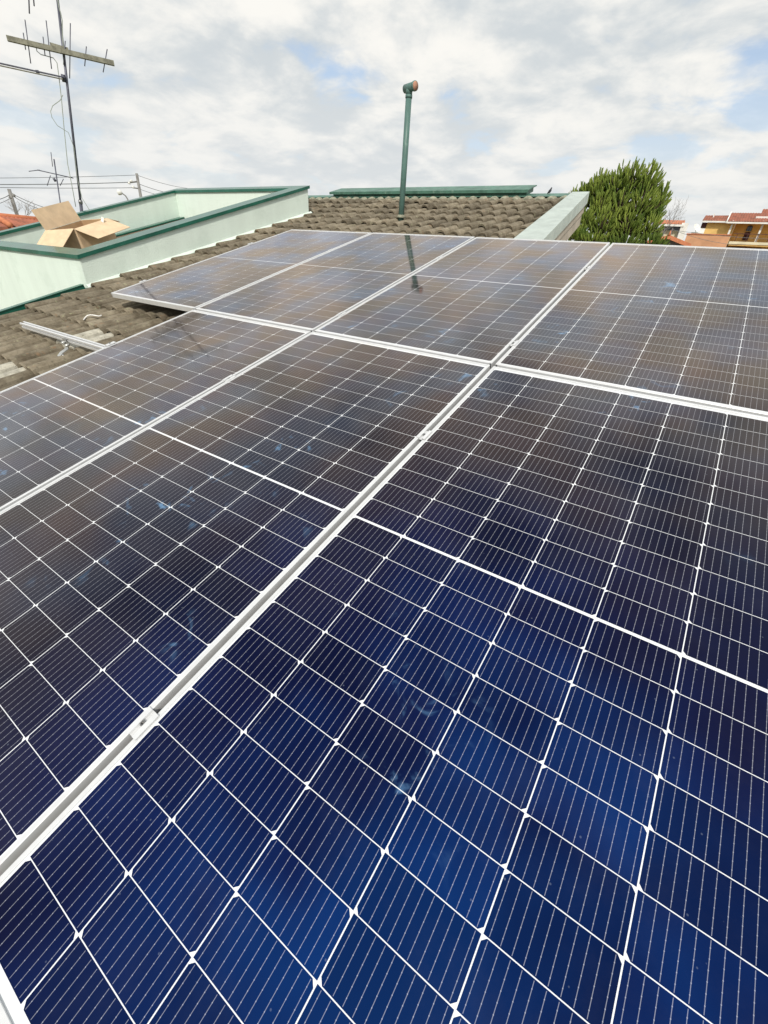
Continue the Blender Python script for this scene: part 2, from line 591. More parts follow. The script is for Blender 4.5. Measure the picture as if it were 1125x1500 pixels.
def slab(mb, u0, u1, v0, v1, n0, n1):
    mb.hexa([PW(u0, v0, n0), PW(u1, v0, n0), PW(u1, v1, n0), PW(u0, v1, n0), PW(u0, v0, n1), PW(u1, v0, n1), PW(u1, v1, n1), PW(u0, v1, n1)])
    return mb


slab(deck, U_L, U_R, V_N, V_M, N_DECK - 0.05, N_DECK)
slab(deck, U_L, U_RF, V_M, V_F, N_DECK - 0.05, N_DECK)
slab(deck, -6.6, U_L, 4.02, V_F, N_DECK - 0.05, N_DECK)
roof = part('roof', deck, M_['deck'], house)

# tiles: two rolls per tile, laid in courses that lap like steps
TW, TL = 0.326, 0.333


def tile_mesh(name, seed):
    r = random.Random(seed)
    mb = MB()
    prof = []
    for roll in range(2):
        a = roll * 0.163
        k_ = r.uniform(0.92, 1.06) if roll == 0 else r.uniform(0.74, 0.90)
        for q, h in ((0.000, 0.000), (0.020, 0.000), (0.024, 0.034), (0.034, 0.056), (0.052, 0.067), (0.080, 0.070), (0.104, 0.064), (0.120, 0.050), (0.129, 0.028), (0.133, 0.000)):
            h = h * k_
            prof.append((a + q, h))
    prof.append((0.325, 0.004))
    rows = []
    th = 0.020
    for t, lift, drop in ((0.0, 0.029, 0.0), (0.010, 0.034, 0.0), (0.16, 0.020, 0.0), (0.385, 0.000, 0.0)):
        rows.append([Vector((x - TW / 2, t * 1.0 + (r.uniform(-0.004, 0.004) if t == 0 else 0), h + lift)) for x, h in prof])
    k = len(prof)
    vs_ = [p for row in rows for p in row]
    fs_ = []
    for i in range(len(rows) - 1):
        for j in range(k - 1):
            fs_.append((i * k + j, i * k + j + 1, (i + 1) * k + j + 1, (i + 1) * k + j))
    mb.add(vs_, fs_, False)
    # thick lower end
    top = rows[0]
    bot = [p + Vector((0, 0.004, -th - (0.004 if p.z < 0.045 else 0))) for p in top]
    mb.add(top + bot, [(j + k, j + 1 + k, j + 1, j) for j in range(k - 1)])
    # sides
    for e in (0, k - 1):
        side = [row[e] for row in rows]
        low_ = [p + Vector((0, 0, -0.016)) for p in side]
        m_ = len(side)
        mb.add(side + low_, [(j, j + 1, m_ + j + 1, m_ + j) for j in range(m_ - 1)])
    me = mb.mesh(name)
    return me


tile_meshes = [tile_mesh('roof_tile', s) for s in range(4)]
tile_new_mesh = tile_mesh('roof_tile_new', 9)
for me in tile_meshes:
    me.materials.append(M_['tile'])
tile_new_mesh.materials.append(M_['tile_new'])
ROOF_M = MW[roof]


def put_tile(u, v, mesh=None, dz=0.0):
    me = mesh or rnd.choice(tile_meshes)
    Mt = T(PW(u + rnd.uniform(-0.006, 0.006), v + rnd.uniform(-0.014, 0.014), -0.214 + dz + rnd.uniform(-0.003, 0.003))) @ RX
    Mt = Mt @ Matrix.Rotation(rnd.uniform(-0.012, 0.012), 4, 'Z') @ Matrix.Rotation(rnd.uniform(-0.006, 0.010), 4, 'X')
    return link('roof_tile', me, roof, ROOF_M.inverted() @ Mt)


new_spots = [(-2.98, -0.656), (-3.25, -1.322)]
ncol_l = 7
for ci in range(-13, 12):
    u = U_L + 0.02 + TW * (ci + 0.5)
    for vi in range(-9, 16):
        v = 0.01 + TL * vi
        c_u0, c_u1 = u - TW / 2, u + TW / 2
        ok = False
        if U_L < u < -2.05 and -2.75 < v < 0.20 and (u < -3.35 or v < 0.20):
            ok = u < -2.2
        if U_L < u < -3.25 and 0.0 < v < 2.6:
            ok = u < -3.4 or v < 0.6
        if v > 2.0 and v < V_F - 0.20 and U_L < u < U_RF - 0.12:
            ok = True
        if u < U_L and v > 4.0 and v < V_F - 0.20 and u > -6.5:
            ok = True
        if -2.75 < v < -2.2 and -2.3 < u < 1.3:
            ok = True
        if not ok:
            continue
        isnew = any(abs(u - a) < 0.165 and abs(v - b) < 0.17 for a, b in new_spots)
        t = put_tile(u, v, tile_new_mesh if isnew else None)
        if isnew:
            t['label'] = 'pale newer concrete roof tile'

# left verge upstand, ridge flashing, raised ridge box, right verge capping and fascia
fl = MB()
slab(fl, U_L - 0.05, U_L + 0.004, V_N, 0.30, -0.30, -0.118)
slab(fl, U_L - 0.052, U_L + 0.012, V_N, 0.30, -0.116, -0.111)
part('verge_flashing', fl, M_['green'], house)
rf = MB()
slab(rf, -6.6, U_RF - 0.10, V_F - 0.055, V_F + 0.10, -0.26, -0.140)
slab(rf, -6.6, U_RF - 0.10, V_F - 0.085, V_F + 0.12, -0.1385, -0.134)
part('ridge_flashing', rf, M_['green_pale'], house)
mo = MB()
k = 0
u = -6.55
while u < U_RF - 0.2:
    w = 0.075
    pts = [(-w, 0.0), (-w * 0.8, 0.020), (-w * 0.4, 0.036), (0, 0.040), (w * 0.4, 0.036), (w * 0.8, 0.020), (w, 0.0)]
    mo.prism([PW(u + a, V_F - 0.19, -0.178 + b + rnd.uniform(-0.004, 0.004)) for a, b in pts], PW(0, 0.10, 0.012))
    u += 0.163
part('ridge_mortar', mo, M_['mortar'], house)
rb = MB()
slab(rb, -5.16, -1.72, V_F + 0.00, V_F + 0.26, -0.134, -0.078)
ridge_box = part('ridge_capping', rb, M_['green_pale'], house)
rl = MB()
slab(rl, -5.20, -1.69, V_F - 0.05, V_F + 0.30, -0.076, -0.064)
slab(rl, -5.20, -1.69, V_F - 0.053, V_F - 0.047, -0.098, -0.0765)
part('capping_lip', rl, M_['green_pale'], ridge_box)
vc = MB()


def skew(mb, ua0, ub0, va, ua1, ub1, vb, n0, n1):
    mb.hexa([PW(ua0, va, n0), PW(ub0, va, n0), PW(ub1, vb, n0), PW(ua1, vb, n0), PW(ua0, va, n1), PW(ub0, va, n1), PW(ub1, vb, n1), PW(ua1, vb, n1)])


skew(vc, -0.905, -0.615, 2.36, -1.075, -0.866, 5.02, -0.20, -0.08)
part('verge_capping', vc, M_['verge'], house)
fb = MB()
skew(fb, -0.89, -0.640, 2.36, -1.06, -0.884, 5.00, -0.295, -0.202)
part('fascia_board', fb, M_['fascia'], house)
fb = MB()
skew(fb, -0.89, -0.655, 2.36, -1.06, -0.896, 4.98, -0.43, -0.298)
part('fascia_board', fb, M_['fascia'], house)

# ------------------------------------------------------------------ parapet box beside the tiles
PU0, PU1, PV0, PV1 = -7.80, -4.60, 0.335, 3.86
para = thing('roof_parapet', 'pale mint green rendered parapet box with dark green metal coping beside the tiles', 'parapet', T(Vector((-6.2, 2.0, GROUND_Z))))


def ptop(u, v):
    return 0.125 + (v - PV0) / (PV1 - PV0) * 0.045


def wallprism(u0, u1, v0, v1, nb):
    """upright wall on the slope: base outline on the roof plane, top level with the coping"""
    pts = [(u0, v0), (u1, v0), (u1, v1), (u0, v1)]
    bot, top = [], []
    for u, v in pts:
        b = PW(u, v, -0.13)
        h = ptop(u, v) + 0.13
        t = PW(u, v, 0) + Vector((0, 0, 1)) * 0
        t = b + Vector((0, 0, h / math.cos(SL)))
        bot.append(Vector((b.x, b.y, nb if nb < -2 else b.z + nb)))
        top.append(t)
    return MB().hexa(bot + top)


TH = 0.13
wr = part('parapet_wall', wallprism(PU1 - TH, PU1, PV0, PV1, -0.10), M_['mint'], para)
wf = part('parapet_wall', wallprism(PU0, PU1 - TH - 0.002, PV0 + 0.002, PV0 + TH, -3), M_['mint'], para)
for o_ in ():
    pass
wl_ = part('parapet_wall', wallprism(PU0, PU0 + TH, PV0 + TH + 0.002, PV1 - TH - 0.002, -3), M_['mint'], para)
wb = part('parapet_wall', wallprism(PU0, PU1 - TH - 0.002, PV1 - TH, PV1 - 0.002, -0.4), M_['mint'], para)
low_front = MB().box((PU0, PW(0, PV0, -0.13).y + 0.006, GROUND_Z), (PU1 - 0.02, PW(0, PV0 + TH, -0.13).y, PW(0, PV0, -0.13).z - 0.02))
part('lower_wall', low_front, M_['mint'], para)
low_left = MB().box((PU0 + 0.004, PW(0, PV0 + TH, -0.13).y + 0.004, GROUND_Z), (PU0 + TH - 0.004, PW(0, PV1 - TH, -0.13).y - 0.004, PW(0, PV0, -0.13).z - 0.02))
part('lower_wall', low_left, M_['mint'], para)


def coping(u0, u1, v0, v1, parent):
    pts = [(u0, v0), (u1, v0), (u1, v1), (u0, v1)]
    a, b, c, d = [], [], [], []
    for u, v in pts:
        q = PW(u, v, -0.13)
        h = (ptop(u, v) + 0.13) / math.cos(SL)
        a.append(q + Vector((0, 0, h - 0.024)))
        b.append(q + Vector((0, 0, h + 0.011)))
    mb = MB().hexa(a + b)
    return part('coping', mb, M_['green'], parent)


OV = 0.022
coping(PU1 - TH - 0.10, PU1 + OV, PV0 - OV, PV1 + OV, wr)
coping(PU0 - OV, PU1 - TH - 0.102, PV0 - OV, PV0 + TH + OV, wf)
coping(PU0 - OV, PU0 + TH + OV, PV0 + TH + OV + 0.002, PV1 - TH - OV - 0.002, wl_)
coping(PU0 - OV, PU1 - TH - 0.102, PV1 - TH - OV, PV1 + OV, wb)
# fillet where the right wall meets the tiles, and the enclosed sheet roof
ff = MB()
ff.prism([PW(PU1 + 0.001, PV0 - 0.01, -0.19), PW(PU1 + 0.028, PV0 - 0.01, -0.19), PW(PU1 + 0.028, PV0 - 0.01, -0.146), PW(PU1 + 0.010, PV0 - 0.01, -0.130), PW(PU1 + 0.001, PV0 - 0.01, -0.122)], RX.to_3x3() @ Vector((0, PV1 - PV0 + 0.06, 0)))
part('wall_fillet', ff, M_['mint'], para)
ins = MB()
cols, prev = [], None
nn = 84
row0, row1 = [], []
for i in range(nn + 1):
    u = PU0 + TH + 0.005 + (PU1 - PU0 - 2 * TH - 0.01) * i / nn
    n_ = -0.232 + 0.014 * math.cos(i * math.pi / 2)
    row0.append(PW(u, PV0 + TH + 0.02, n_))
    row1.append(PW(u, PV1 - TH - 0.02, n_))
ins.add(row0 + row1, [(i, i + 1, nn + 2 + i, nn + 1 + i) for i in range(nn)], True)
part('sheet_roof', ins, M_['tile'], para)
gf = MB()
slab(gf, PU0 + TH + 0.01, PU0 + TH + 0.16, PV0 + TH + 0.03, PV1 - TH - 0.03, -0.214, -0.198)
part('gutter_flashing', gf, M_['green'], para)

# ------------------------------------------------------------------ solar panels
PWID, PLEN, GAP, RGAP, FH = 1.134, 2.279, 0.0175, 0.0168, 0.035
CW, CH, PX, PY, PMID = 0.1816, 0.0908, 0.184, 0.0925, 0.0068


def cell_mesh(name, far):
    c = 0.0072
    w, h = CW / 2, CH / 2
    if far:
        o = [(-w, -h), (w, -h), (w, h - c), (w - c, h), (-w + c, h), (-w, h - c)]
    else:
        o = [(-w + c, -h), (w - c, -h), (w, -h + c), (w, h), (-w, h), (-w, -h + c)]
    mb = MB().prism([(a, b, -0.00008) for a, b in o], (0, 0, 0.00008))
    me = mb.mesh(name)
    me.materials.append(M_['cell'])
    return me


cell_far, cell_near = cell_mesh('solar_cell', True), cell_mesh('solar_cell', False)


def frame_profile_mesh(length, name):
    """bar along x, its outer side at y = 0, reaching inwards to +y"""
    prof = [(0, 0), (0.026, 0), (0.026, 0.0016), (0.002, 0.0016), (0.002, 0.0318), (0.011, 0.0318), (0.011, 0.0346), (0.0106, 0.035), (0.0014, 0.035), (0, 0.0336)]
    mb = MB().prism([(-length / 2, a, b) for a, b in prof][::-1], (length, 0, 0))
    me = mb.mesh(name)
    me.materials.append(M_['alu'])
    return me


long_me = frame_profile_mesh(PLEN, 'frame_bar')
short_me = frame_profile_mesh(PWID - 0.0002, 'frame_bar_end')
bs = MB().box((-PWID / 2 + 0.003, 0.003, 0.0278), (PWID / 2 - 0.003, PLEN - 0.003, 0.0314))
sheet_me = bs.mesh('backsheet')
sheet_me.materials.append(M_['sheet'])
jb = MB()
jb.box((-0.05, PLEN / 2 - 0.03, 0.012), (0.05, PLEN / 2 + 0.03, 0.0276))
jbox_me = jb.mesh('junction_box')
jbox_me.materials.append(M_['pane'])


def miter(me_len, short):
    return me_len


def panel(col, rowfar, label):
    u = col * (PWID + GAP) + GAP / 2 + PWID / 2
    v = RGAP / 2 if rowfar else -RGAP / 2 - PLEN
    Mp = T(PW(u, v, -FH)) @ RX @ Matrix.Rotation(rnd.uniform(-0.0010, 0.0010), 4, 'X') @ Matrix.Rotation(rnd.uniform(-0.0016, 0.0016), 4, 'Y')
    p = thing('solar_panel', label, 'solar panel', Mp, 'solar panels laid in two rows')
    link('backsheet', sheet_me, p)
    link('frame_bar', long_me, p, T((-PWID / 2, PLEN / 2, 0)) @ Matrix.Rotation(-math.pi / 2, 4, 'Z'))
    link('frame_bar', long_me, p, T((PWID / 2, PLEN / 2, 0)) @ Matrix.Rotation(math.pi / 2, 4, 'Z'))
    # end bars sit between the long bars
    link('frame_bar', end_me, p, T((0, 0.0, 0)))
    link('frame_bar', end_me, p, T((0, PLEN, 0)) @ Matrix.Rotation(math.pi, 4, 'Z'))
    for i in range(6):
        for j in range(24):
            y = PLEN / 2 + (j - 11.5) * PY + (PMID / 2 if j >= 12 else -PMID / 2)
            link('solar_cell', cell_far if i % 2 == 0 else cell_near, p, T(((i - 2.5) * PX, y, 0.03150)))
    return p


end_me = frame_profile_mesh(PWID - 0.0225, 'frame_bar_end')
panel(-3, True, 'leftmost solar panel of the far row, its near edge overhanging bare tiles')
panel(-2, True, 'second solar panel from the left in the far row, below the vent pipe')
panel(-1, True, 'third solar panel from the left in the far row, crossed by the pipe reflection tip')
panel(0, True, 'rightmost solar panel of the far row, in front of the tree and orange house')
panel(-2, False, 'leftmost solar panel of the near row, beside the bare aluminium rail')
panel(-1, False, 'middle solar panel of the near row, left of the nearest clamp')
panel(0, False, 'large nearest solar panel at bottom right of the near row')


# ------------------------------------------------------------------ rails, clamps, roof hook
def rail(u0, u1, v, label):
    y = 0.019
    prof = [(-y, -0.040), (y, -0.040), (y, -0.026), (y - 0.010, -0.026), (y - 0.010, -0.014), (y, -0.014), (y, 0), (0.007, 0), (0.007, -0.003), (0.011, -0.003), (0.011, -0.010), (-0.011, -0.010), (-0.011, -0.003), (-0.007, -0.003), (-0.007, 0),
            (-y, 0), (-y, -0.014), (-y + 0.010, -0.014), (-y + 0.010, -0.026), (-y, -0.026)]
    Mr = T(PW(u0, v, -FH - 0.0012)) @ RX
    mb = MB().prism([(0, a, b) for a, b in prof][::-1], (u1 - u0, 0, 0))
    o = link('mounting_rail', mb.mesh('mounting_rail'), None, Mr, M_['alu'])
    return tag(o, label, 'rail', 'aluminium rails under the panels')


rail(-3.66, 1.16, -0.655, 'aluminium mounting rail jutting out bare over the tiles at left')
rail(-2.36, 1.16, -1.91, 'aluminium mounting rail hidden under the near row below the nearest clamp')
rail(-3.50, 1.16, 0.29, 'aluminium mounting rail under the near end of the far panel row')
rail(-3.50, 1.16, 1.62, 'aluminium mounting rail under the far end of the far panel row')


def clamp(col, v, label, end=False):
    u = col * (PWID + GAP) + (GAP / 2 - 0.0 if end else 0)
    Mc = T(PW(u, v, 0.0002)) @ RX
    p = thing('panel_clamp', label, 'clamp', Mc, 'clamps holding the panel frames')
    h, L_, t = GAP / 2, 0.030, 0.003
    if end:
        prof = [(-0.022, -0.035), (-0.004, -0.035), (-0.004, 0.0), (0.010, 0.0), (0.010, t), (-0.022, t)]
        mb = MB().prism([(a, -L_, b) for a, b in prof][::-1], (0, 2 * L_, 0))
        bx = -0.013
    else:
        prof = [(-h - 0.010, 0), (-h + 0.001, 0), (-h + 0.001, -0.007), (h - 0.001, -0.007), (h - 0.001, 0), (h + 0.010, 0), (h + 0.010, t), (h - 0.003, t), (h - 0.003, -0.004), (-h + 0.003, -0.004), (-h + 0.003, t), (-h - 0.010, t)]
        mb = MB().prism([(a, -L_, b) for a, b in prof][::-1], (0, 2 * L_, 0))
        bx = 0.0
    link('clamp_body', mb.mesh('clamp_body'), p, None, M_['alu'])
    zb = t if end else -0.004
    b_ = MB()
    r0, r1, hh = 0.0062, 0.0034, 0.005
    vs_, fs_ = [], []
    for k_ in range(14):
        an = 2 * math.pi * k_ / 14
        cx, sy = math.cos(an), math.sin(an)
        vs_ += [(bx + r0 * cx, r0 * sy, zb), (bx + r0 * cx, r0 * sy, zb + hh), (bx + r1 * cx, r1 * sy, zb + hh), (bx + r1 * cx, r1 * sy, zb + 0.001)]
    for k_ in range(14):
        a, c = 4 * k_, 4 * ((k_ + 1) % 14)
        fs_ += [(a, c, c + 1, a + 1), (a + 1, c + 1, c + 2, a + 2), (a + 2, c + 2, c + 3, a + 3)]
    fs_.append(tuple(4 * k_ + 3 for k_ in range(14)))
    b_.add(vs_, fs_)
    link('bolt', b_.mesh('bolt'), p, None, M_['alu_dark'])
    return p


clamp(0, -1.91, 'large silver mid clamp with round bolt, nearest to the camera')
clamp(0, -0.655, 'silver mid clamp between the middle and nearest panels, farther up their shared frame')
clamp(0, 0.265, 'silver mid clamp in the far row left of the rightmost panel, near the frame crossing')
clamp(-1, -0.655, 'silver mid clamp between the leftmost and middle panels of the near row')
clamp(-1, 0.29, 'silver mid clamp between second and third far panels, near end')
clamp(-1, 1.60, 'silver mid clamp between second and third far panels, far end')
clamp(-2, 0.30, 'silver mid clamp between the two leftmost far panels, near end')
clamp(-2, 1.61, 'silver mid clamp between the two leftmost far panels, far end')
clamp(0, 1.61, 'silver mid clamp beside the rightmost far panel, far end')
clamp(-3, 0.325, 'silver end clamp on the left frame of the leftmost far panel, near end', True)
clamp(-3, 1.64, 'silver end clamp on the left frame of the leftmost far panel, far end', True)
clamp(-2, -0.655, 'silver end clamp where the bare rail meets the near row', True)

hk = thing('roof_hook', 'galvanised hook bracket bolted to the bare rail above the tiles', 'bracket', T(PW(-2.93, -0.66, -0.17)) @ RX)
h_ = MB()
for a, b, c, d in ((-0.004, 0.004, 0.0, 0.10),):
    pass
pathp = [(0.0, -0.024, 0.128), (0.0, -0.026, 0.08), (0.0, -0.040, 0.055), (0.0, -0.085, 0.045), (0.0, -0.115, 0.030), (0.0, -0.120, 0.004)]
for i in range(len(pathp) - 1):
    p0, p1 = Vector(pathp[i]), Vector(pathp[i + 1])
    d_ = (p1 - p0)
    nrm = Vector((0, -d_.z, d_.y)).normalized() * 0.003
    h_.hexa([p0 + Vector((-0.02, 0, 0)) - nrm, p0 + Vector((0.02, 0, 0)) - nrm, p1 + Vector((0.02, 0, 0)) - nrm, p1 + Vector((-0.02, 0, 0)) - nrm,
             p0 + Vector((-0.02, 0, 0)) + nrm, p0 + Vector((0.02, 0, 0)) + nrm, p1 + Vector((0.02, 0, 0)) + nrm, p1 + Vector((-0.02, 0, 0)) + nrm])
link('hook_strap', h_.mesh('hook_strap'), hk, None, M_['galv'])
fp = MB().box((-0.045, -0.15, -0.012), (0.065, -0.07, 0.006))
link('foot_plate', fp.mesh('foot_plate'), hk, None, M_['tile_new'])
for zc in (0.10, 0.085):
    b_ = MB().tube([(0.0 if zc > 0.09 else 0.035, -0.022, zc), (0.0 if zc > 0.09 else 0.035, -0.050, zc)], 0.009, 6)
    link('bolt', b_.mesh('bolt'), hk, None, M_['galv'])
sc_ = MB().tube([(0.045, -0.10, 0.0), (0.045, -0.10, 0.045)], 0.008, 6)
link('bolt', sc_.mesh('bolt'), hk, None, M_['alu_dark'])

cb_ = MB()
cpts = []
for i in range(13):
    a = math.pi * (0.18 + 1.05 * i / 12)
    cpts.append(PW(-3.42 + 0.075 * math.cos(a), -0.24 + 0.055 * math.sin(a) + 0.02 * math.cos(a), -0.115 + 0.008 * math.sin(3 * a)))
cb_.tube(cpts, 0.0055, 6)
solid('cable_offcut', cb_, M_['white_cable'], cpts[6], 'short curled white cable offcut lying on the tiles', 'cable')

# ------------------------------------------------------------------ vent pipe
VB = PW(-2.818, 3.645, -0.15)
vp = thing('vent_pipe', 'tall green vent pipe with a tee outlet standing out of the tiles', 'vent pipe', T(VB))
lean = Vector((0.012, 0.0, 1.0)).normalized()
R_P = 0.035
top = VB + lean * 1.155
part('pipe', MB().tube([VB - lean * 0.1, VB + lean * 0.6, top], R_P, 18), M_['pipe'], vp)
col_ = part('collar', MB().tube([top - lean * 0.012, top + lean * 0.016], R_P + 0.005, 18), M_['pipe'], vp)
tee_c = top + lean * 0.075
tee = MB()
tee.tube([top + lean * 0.0165, tee_c], R_P + 0.002, 18)
side = Vector((0.955, -0.32, 0.0)).normalized()

ta, tb_ = tee_c - side * 0.075, tee_c + side * 0.10
tee.tube([ta, tb_], R_P + 0.004, 20, True)
tee_o = part('tee_outlet', tee, M_['pipe'], vp)
mth_ = MB()
ring0, ring1 = [], []
rim = MB().tube([tb_ - side * 0.018, tb_ + side * 0.004], R_P + 0.009, 20, True)
part('rim', rim, M_['pipe'], tee_o)
part('mouth', MB().tube([tb_ + side * 0.0045, tb_ + side * 0.0065], R_P + 0.004, 20), M_['pipe_in'], tee_o)
fm = MB()
fm.tube([VB + Vector((0, 0, 0.02)), VB + Vector((0, 0, 0.052))], [0.07, 0.034], 12)
part('mortar_collar', fm, M_['mortar'], vp)

# ------------------------------------------------------------------ cardboard box inside the parapet
view = Vector((-0.914, 0.405, 0))
rgt = Vector((0.405, 0.914, 0))
e1 = (-rgt * 0.70 + view * 0.714).normalized()
e2 = (rgt * 0.714 + view * 0.70).normalized()
Kp = Vector((-5.62, 0.93, 0))
A_, B_, NT, NB = 0.42, 0.58, 0.218, -0.214
boxM = T(PW(Kp.x, Kp.y, NB)) @ RX
bx = thing('cardboard_box', 'open brown cardboard box with spread flaps in the parapet corner', 'box', boxM)


def BP(a, b, n):
    q = Kp + e1 * a + e2 * b
    return PW(q.x, q.y, n)


def board(pts, name, mat, parent=bx, t=0.005):
    p = [Vector(q) for q in pts]
    nr = (p[1] - p[0]).cross(p[3] - p[0]).normalized() * t
    return part(name, MB().hexa(p + [q + nr for q in p]), mat, parent)


board([BP(0, 0, NB), BP(A_, 0, NB), BP(A_, 0, NT), BP(0, 0, NT)], 'side_panel', M_['card'])
board([BP(0, 0.006, NB), BP(0, B_, NB), BP(0, B_, NT), BP(0, 0.006, NT)], 'side_panel', M_['card'])
board([BP(A_, 0.006, NB), BP(A_, B_, NB), BP(A_, B_, NT), BP(A_, 0.006, NT)], 'side_panel', M_['card_in'])
board([BP(0.006, B_, NB), BP(A_ - 0.006, B_, NB), BP(A_ - 0.006, B_, NT), BP(0.006, B_, NT)], 'side_panel', M_['card_in'])
board([BP(0.01, 0.01, NB), BP(A_ - 0.01, 0.01, NB), BP(A_ - 0.01, B_ - 0.01, NB), BP(0.01, B_ - 0.01, NB)], 'bottom_panel', M_['card_in'])


def flap(h0, h1, out, L_, down, sk=0.0, lab=None):
    """hinge from h0 to h1 (a, b), folded outwards; down is the sine of its drop"""
    o = math.sqrt(max(0, 1 - down * down))
    d0 = (out[0] * o * L_, out[1] * o * L_)
    a0, b0 = h0
    a1, b1 = h1
    board([BP(a0, b0, NT + 0.003), BP(a1, b1, NT + 0.003), BP(a1 + d0[0], b1 + d0[1] + sk, NT + 0.003 - down * L_), BP(a0 + d0[0], b0 + d0[1] + sk, NT + 0.003 - down * L_)], 'flap', M_['card'])


flap((0.0, 0.0), (A_, 0.0), (0, -1), 0.30, 0.42)
flap((0.0, 0.0), (0.0, B_), (-1, 0), 0.30, 0.36)
flap((A_, 0.0), (A_, B_), (1, 0), 0.21, -0.975)
flap((0.0, B_), (A_, B_), (0, 1), 0.20, 0.35)
board([BP(-0.06, B_ * 0.72, NT - 0.018), BP(-0.02, B_ * 0.74, NT + 0.000), BP(-0.03, B_ * 0.80, NT + 0.040), BP(-0.07, B_ * 0.77, NT + 0.025)], 'tape_strip', M_['tape'], t=0.002)


# ------------------------------------------------------------------ television aerials
AD = 9.75
mb_ = at(119, 305, AD)
mt_ = at(77.5, -60, AD)
dirm = (mt_ - mb_)
foot = mb_ - dirm * (0.95 / dirm.length)
an = thing('tv_antenna', 'tall grey television antenna mast with two booms behind the parapet', 'antenna', T(foot))
part('mast', MB().tube([foot, mb_ + dirm * 0.03], 0.024, 10), M_['mast'], an)
part('mast', MB().tube([mb_ - dirm * 0.02, mt_], 0.0165, 10), M_['mast'], an)
part('mast_clamp', MB().tube([mb_ + dirm * 0.022, mb_ + dirm * 0.040], 0.029, 10), M_['alu_dark'], an)
toc = (CAM_W - mb_)
toc.z = 0
toc.normalize()
for zc in (0.25, 0.62):
    q = foot + dirm.normalized() * zc
    part('wall_bracket', MB().tube([q, Vector((PU0 + 0.02, q.y, q.z))], 0.018, 6), M_['galv'], an)


def bar(x0, y0, x1, y1, w, h, off=0.0):
    """flat boom between two points seen at the antenna's distance"""
    a, b = at(x0, y0, AD - off), at(x1, y1, AD - off)
    d = (b - a).normalized()
    s = d.cross(Vector((0, 0, 1))).normalized()
    up = s.cross(d).normalized()
    mb = MB()
    mb.hexa([a - s * w - up * h, a + s * w - up * h, b + s * w - up * h, b - s * w - up * h, a - s * w + up * h, a + s * w + up * h, b + s * w + up * h, b - s * w + up * h])
    return mb


boom = part('boom', bar(10, 56, 167, 93, 0.030, 0.026, 0.055), M_['boom'], an)
part('boom_bracket', bar(74, 68, 101, 76, 0.040, 0.034, 0.005), M_['boom'], an)
for x0, y0, x1, y1 in ((36.5, 29, 45, 93), (34, 48, 37.5, 73), (67.5, 30, 75.5, 101), (63, 54, 66, 82), (103, 34, 102, 115), (95.5, 60, 93.5, 94), (126.5, 68, 124, 97), (157, 72, 151, 106)):
    part('element', MB().tube([at(x0, y0, AD - 0.055), at(x1, y1, AD - 0.055)], 0.0065, 6), M_['mast'], boom)
b2 = part('boom', bar(-40, 84, 94, 113.5, 0.018, 0.006, 0.05), M_['mast'], an)
part('boom', bar(-40, 87.5, 92, 116.2, 0.018, 0.004, 0.05), M_['boom'], an)
part('boom_spacer', bar(54, 103, 56, 108.5, 0.02, 0.02, 0.05), M_['mast'], an)
part('mast_clamp', MB().tube([at(90, 114, AD), at(96, 115.5, AD)], 0.042, 10), M_['mast'], an)
top_boom = part('boom', bar(5, -22, 140, 6 - 45, 0.02, 0.014, 0.05), M_['boom'], an)
for x0, y0, x1, y1 in ((40, -60, 43, 20), (46, -40, 50, 9)):
    part('element', MB().tube([at(x0, y0, AD - 0.055), at(x1, y1, AD - 0.055)], 0.008, 6), M_['mast'], top_boom)


def cable(pxs, r, mat, parent, dist):
    part('coax_cable', MB().tube([at(x, y, dist) for x, y in pxs], r, 5), mat, parent)


cable([(84, -5), (86, 10), (89, 20), (91, 30), (91.5, 55), (94, 78), (93, 95)], 0.006, M_['cable'], an, AD - 0.03)
cable([(53, 69), (54, 75), (60, 80), (68, 82), (78, 85), (83.5, 92), (86, 110), (90, 145), (94, 190), (99, 240), (105, 270), (111, 303)], 0.0055, M_['cable'], an, AD - 0.03)
cable([(92, 139), (88, 147), (77, 155), (74, 163), (76, 172), (84, 184), (100, 194), (108, 215), (113, 260), (120, 290), (130, 306), (150, 330)], 0.0045, M_['cable'], an, AD - 0.03)

A2 = 17.0
f2 = at(93, 330, A2)
an2 = thing('tv_antenna', 'small thin television antenna farther off, left of the tall mast', 'antenna', T(f2 - Vector((0, 0, 3.9))))
part('mast', MB().tube([f2 - Vector((0, 0, 3.9)), f2, at(79, 233, A2)], 0.016, 8), M_['mast'], an2)
bm2 = part('boom', MB().tube([at(54.5, 249, A2), at(107.5, 261, A2)], 0.012, 6), M_['mast'], an2)
for x0, y0, x1, y1 in ((74.5, 223, 77, 244), (74, 257, 69, 272), (93, 262, 88, 272), (42, 251, 58, 249)):
    part('element', MB().tube([at(x0, y0, A2), at(x1, y1, A2)], 0.009, 5), M_['mast'], bm2)
part('connector', MB().tube([at(78.5, 261, A2), at(81.5, 266, A2)], [0.035, 0.03], 8), M_['mast'], an2)


# ------------------------------------------------------------------ utility poles, lines, street lamp
def pole(x0, y0, x1, y1, dist, r, label):
    top_, low_ = at(x0, y0, dist), at(x1, y1, dist)
    base = Vector((low_.x, low_.y, GROUND_Z))
    p = thing('utility_pole', label, 'utility pole', T(base), 'concrete utility poles beyond the parapet')
    part('pole', MB().tube([base, top_], [r * 1.5, r], 10), M_['pole'], p)
    return p, top_


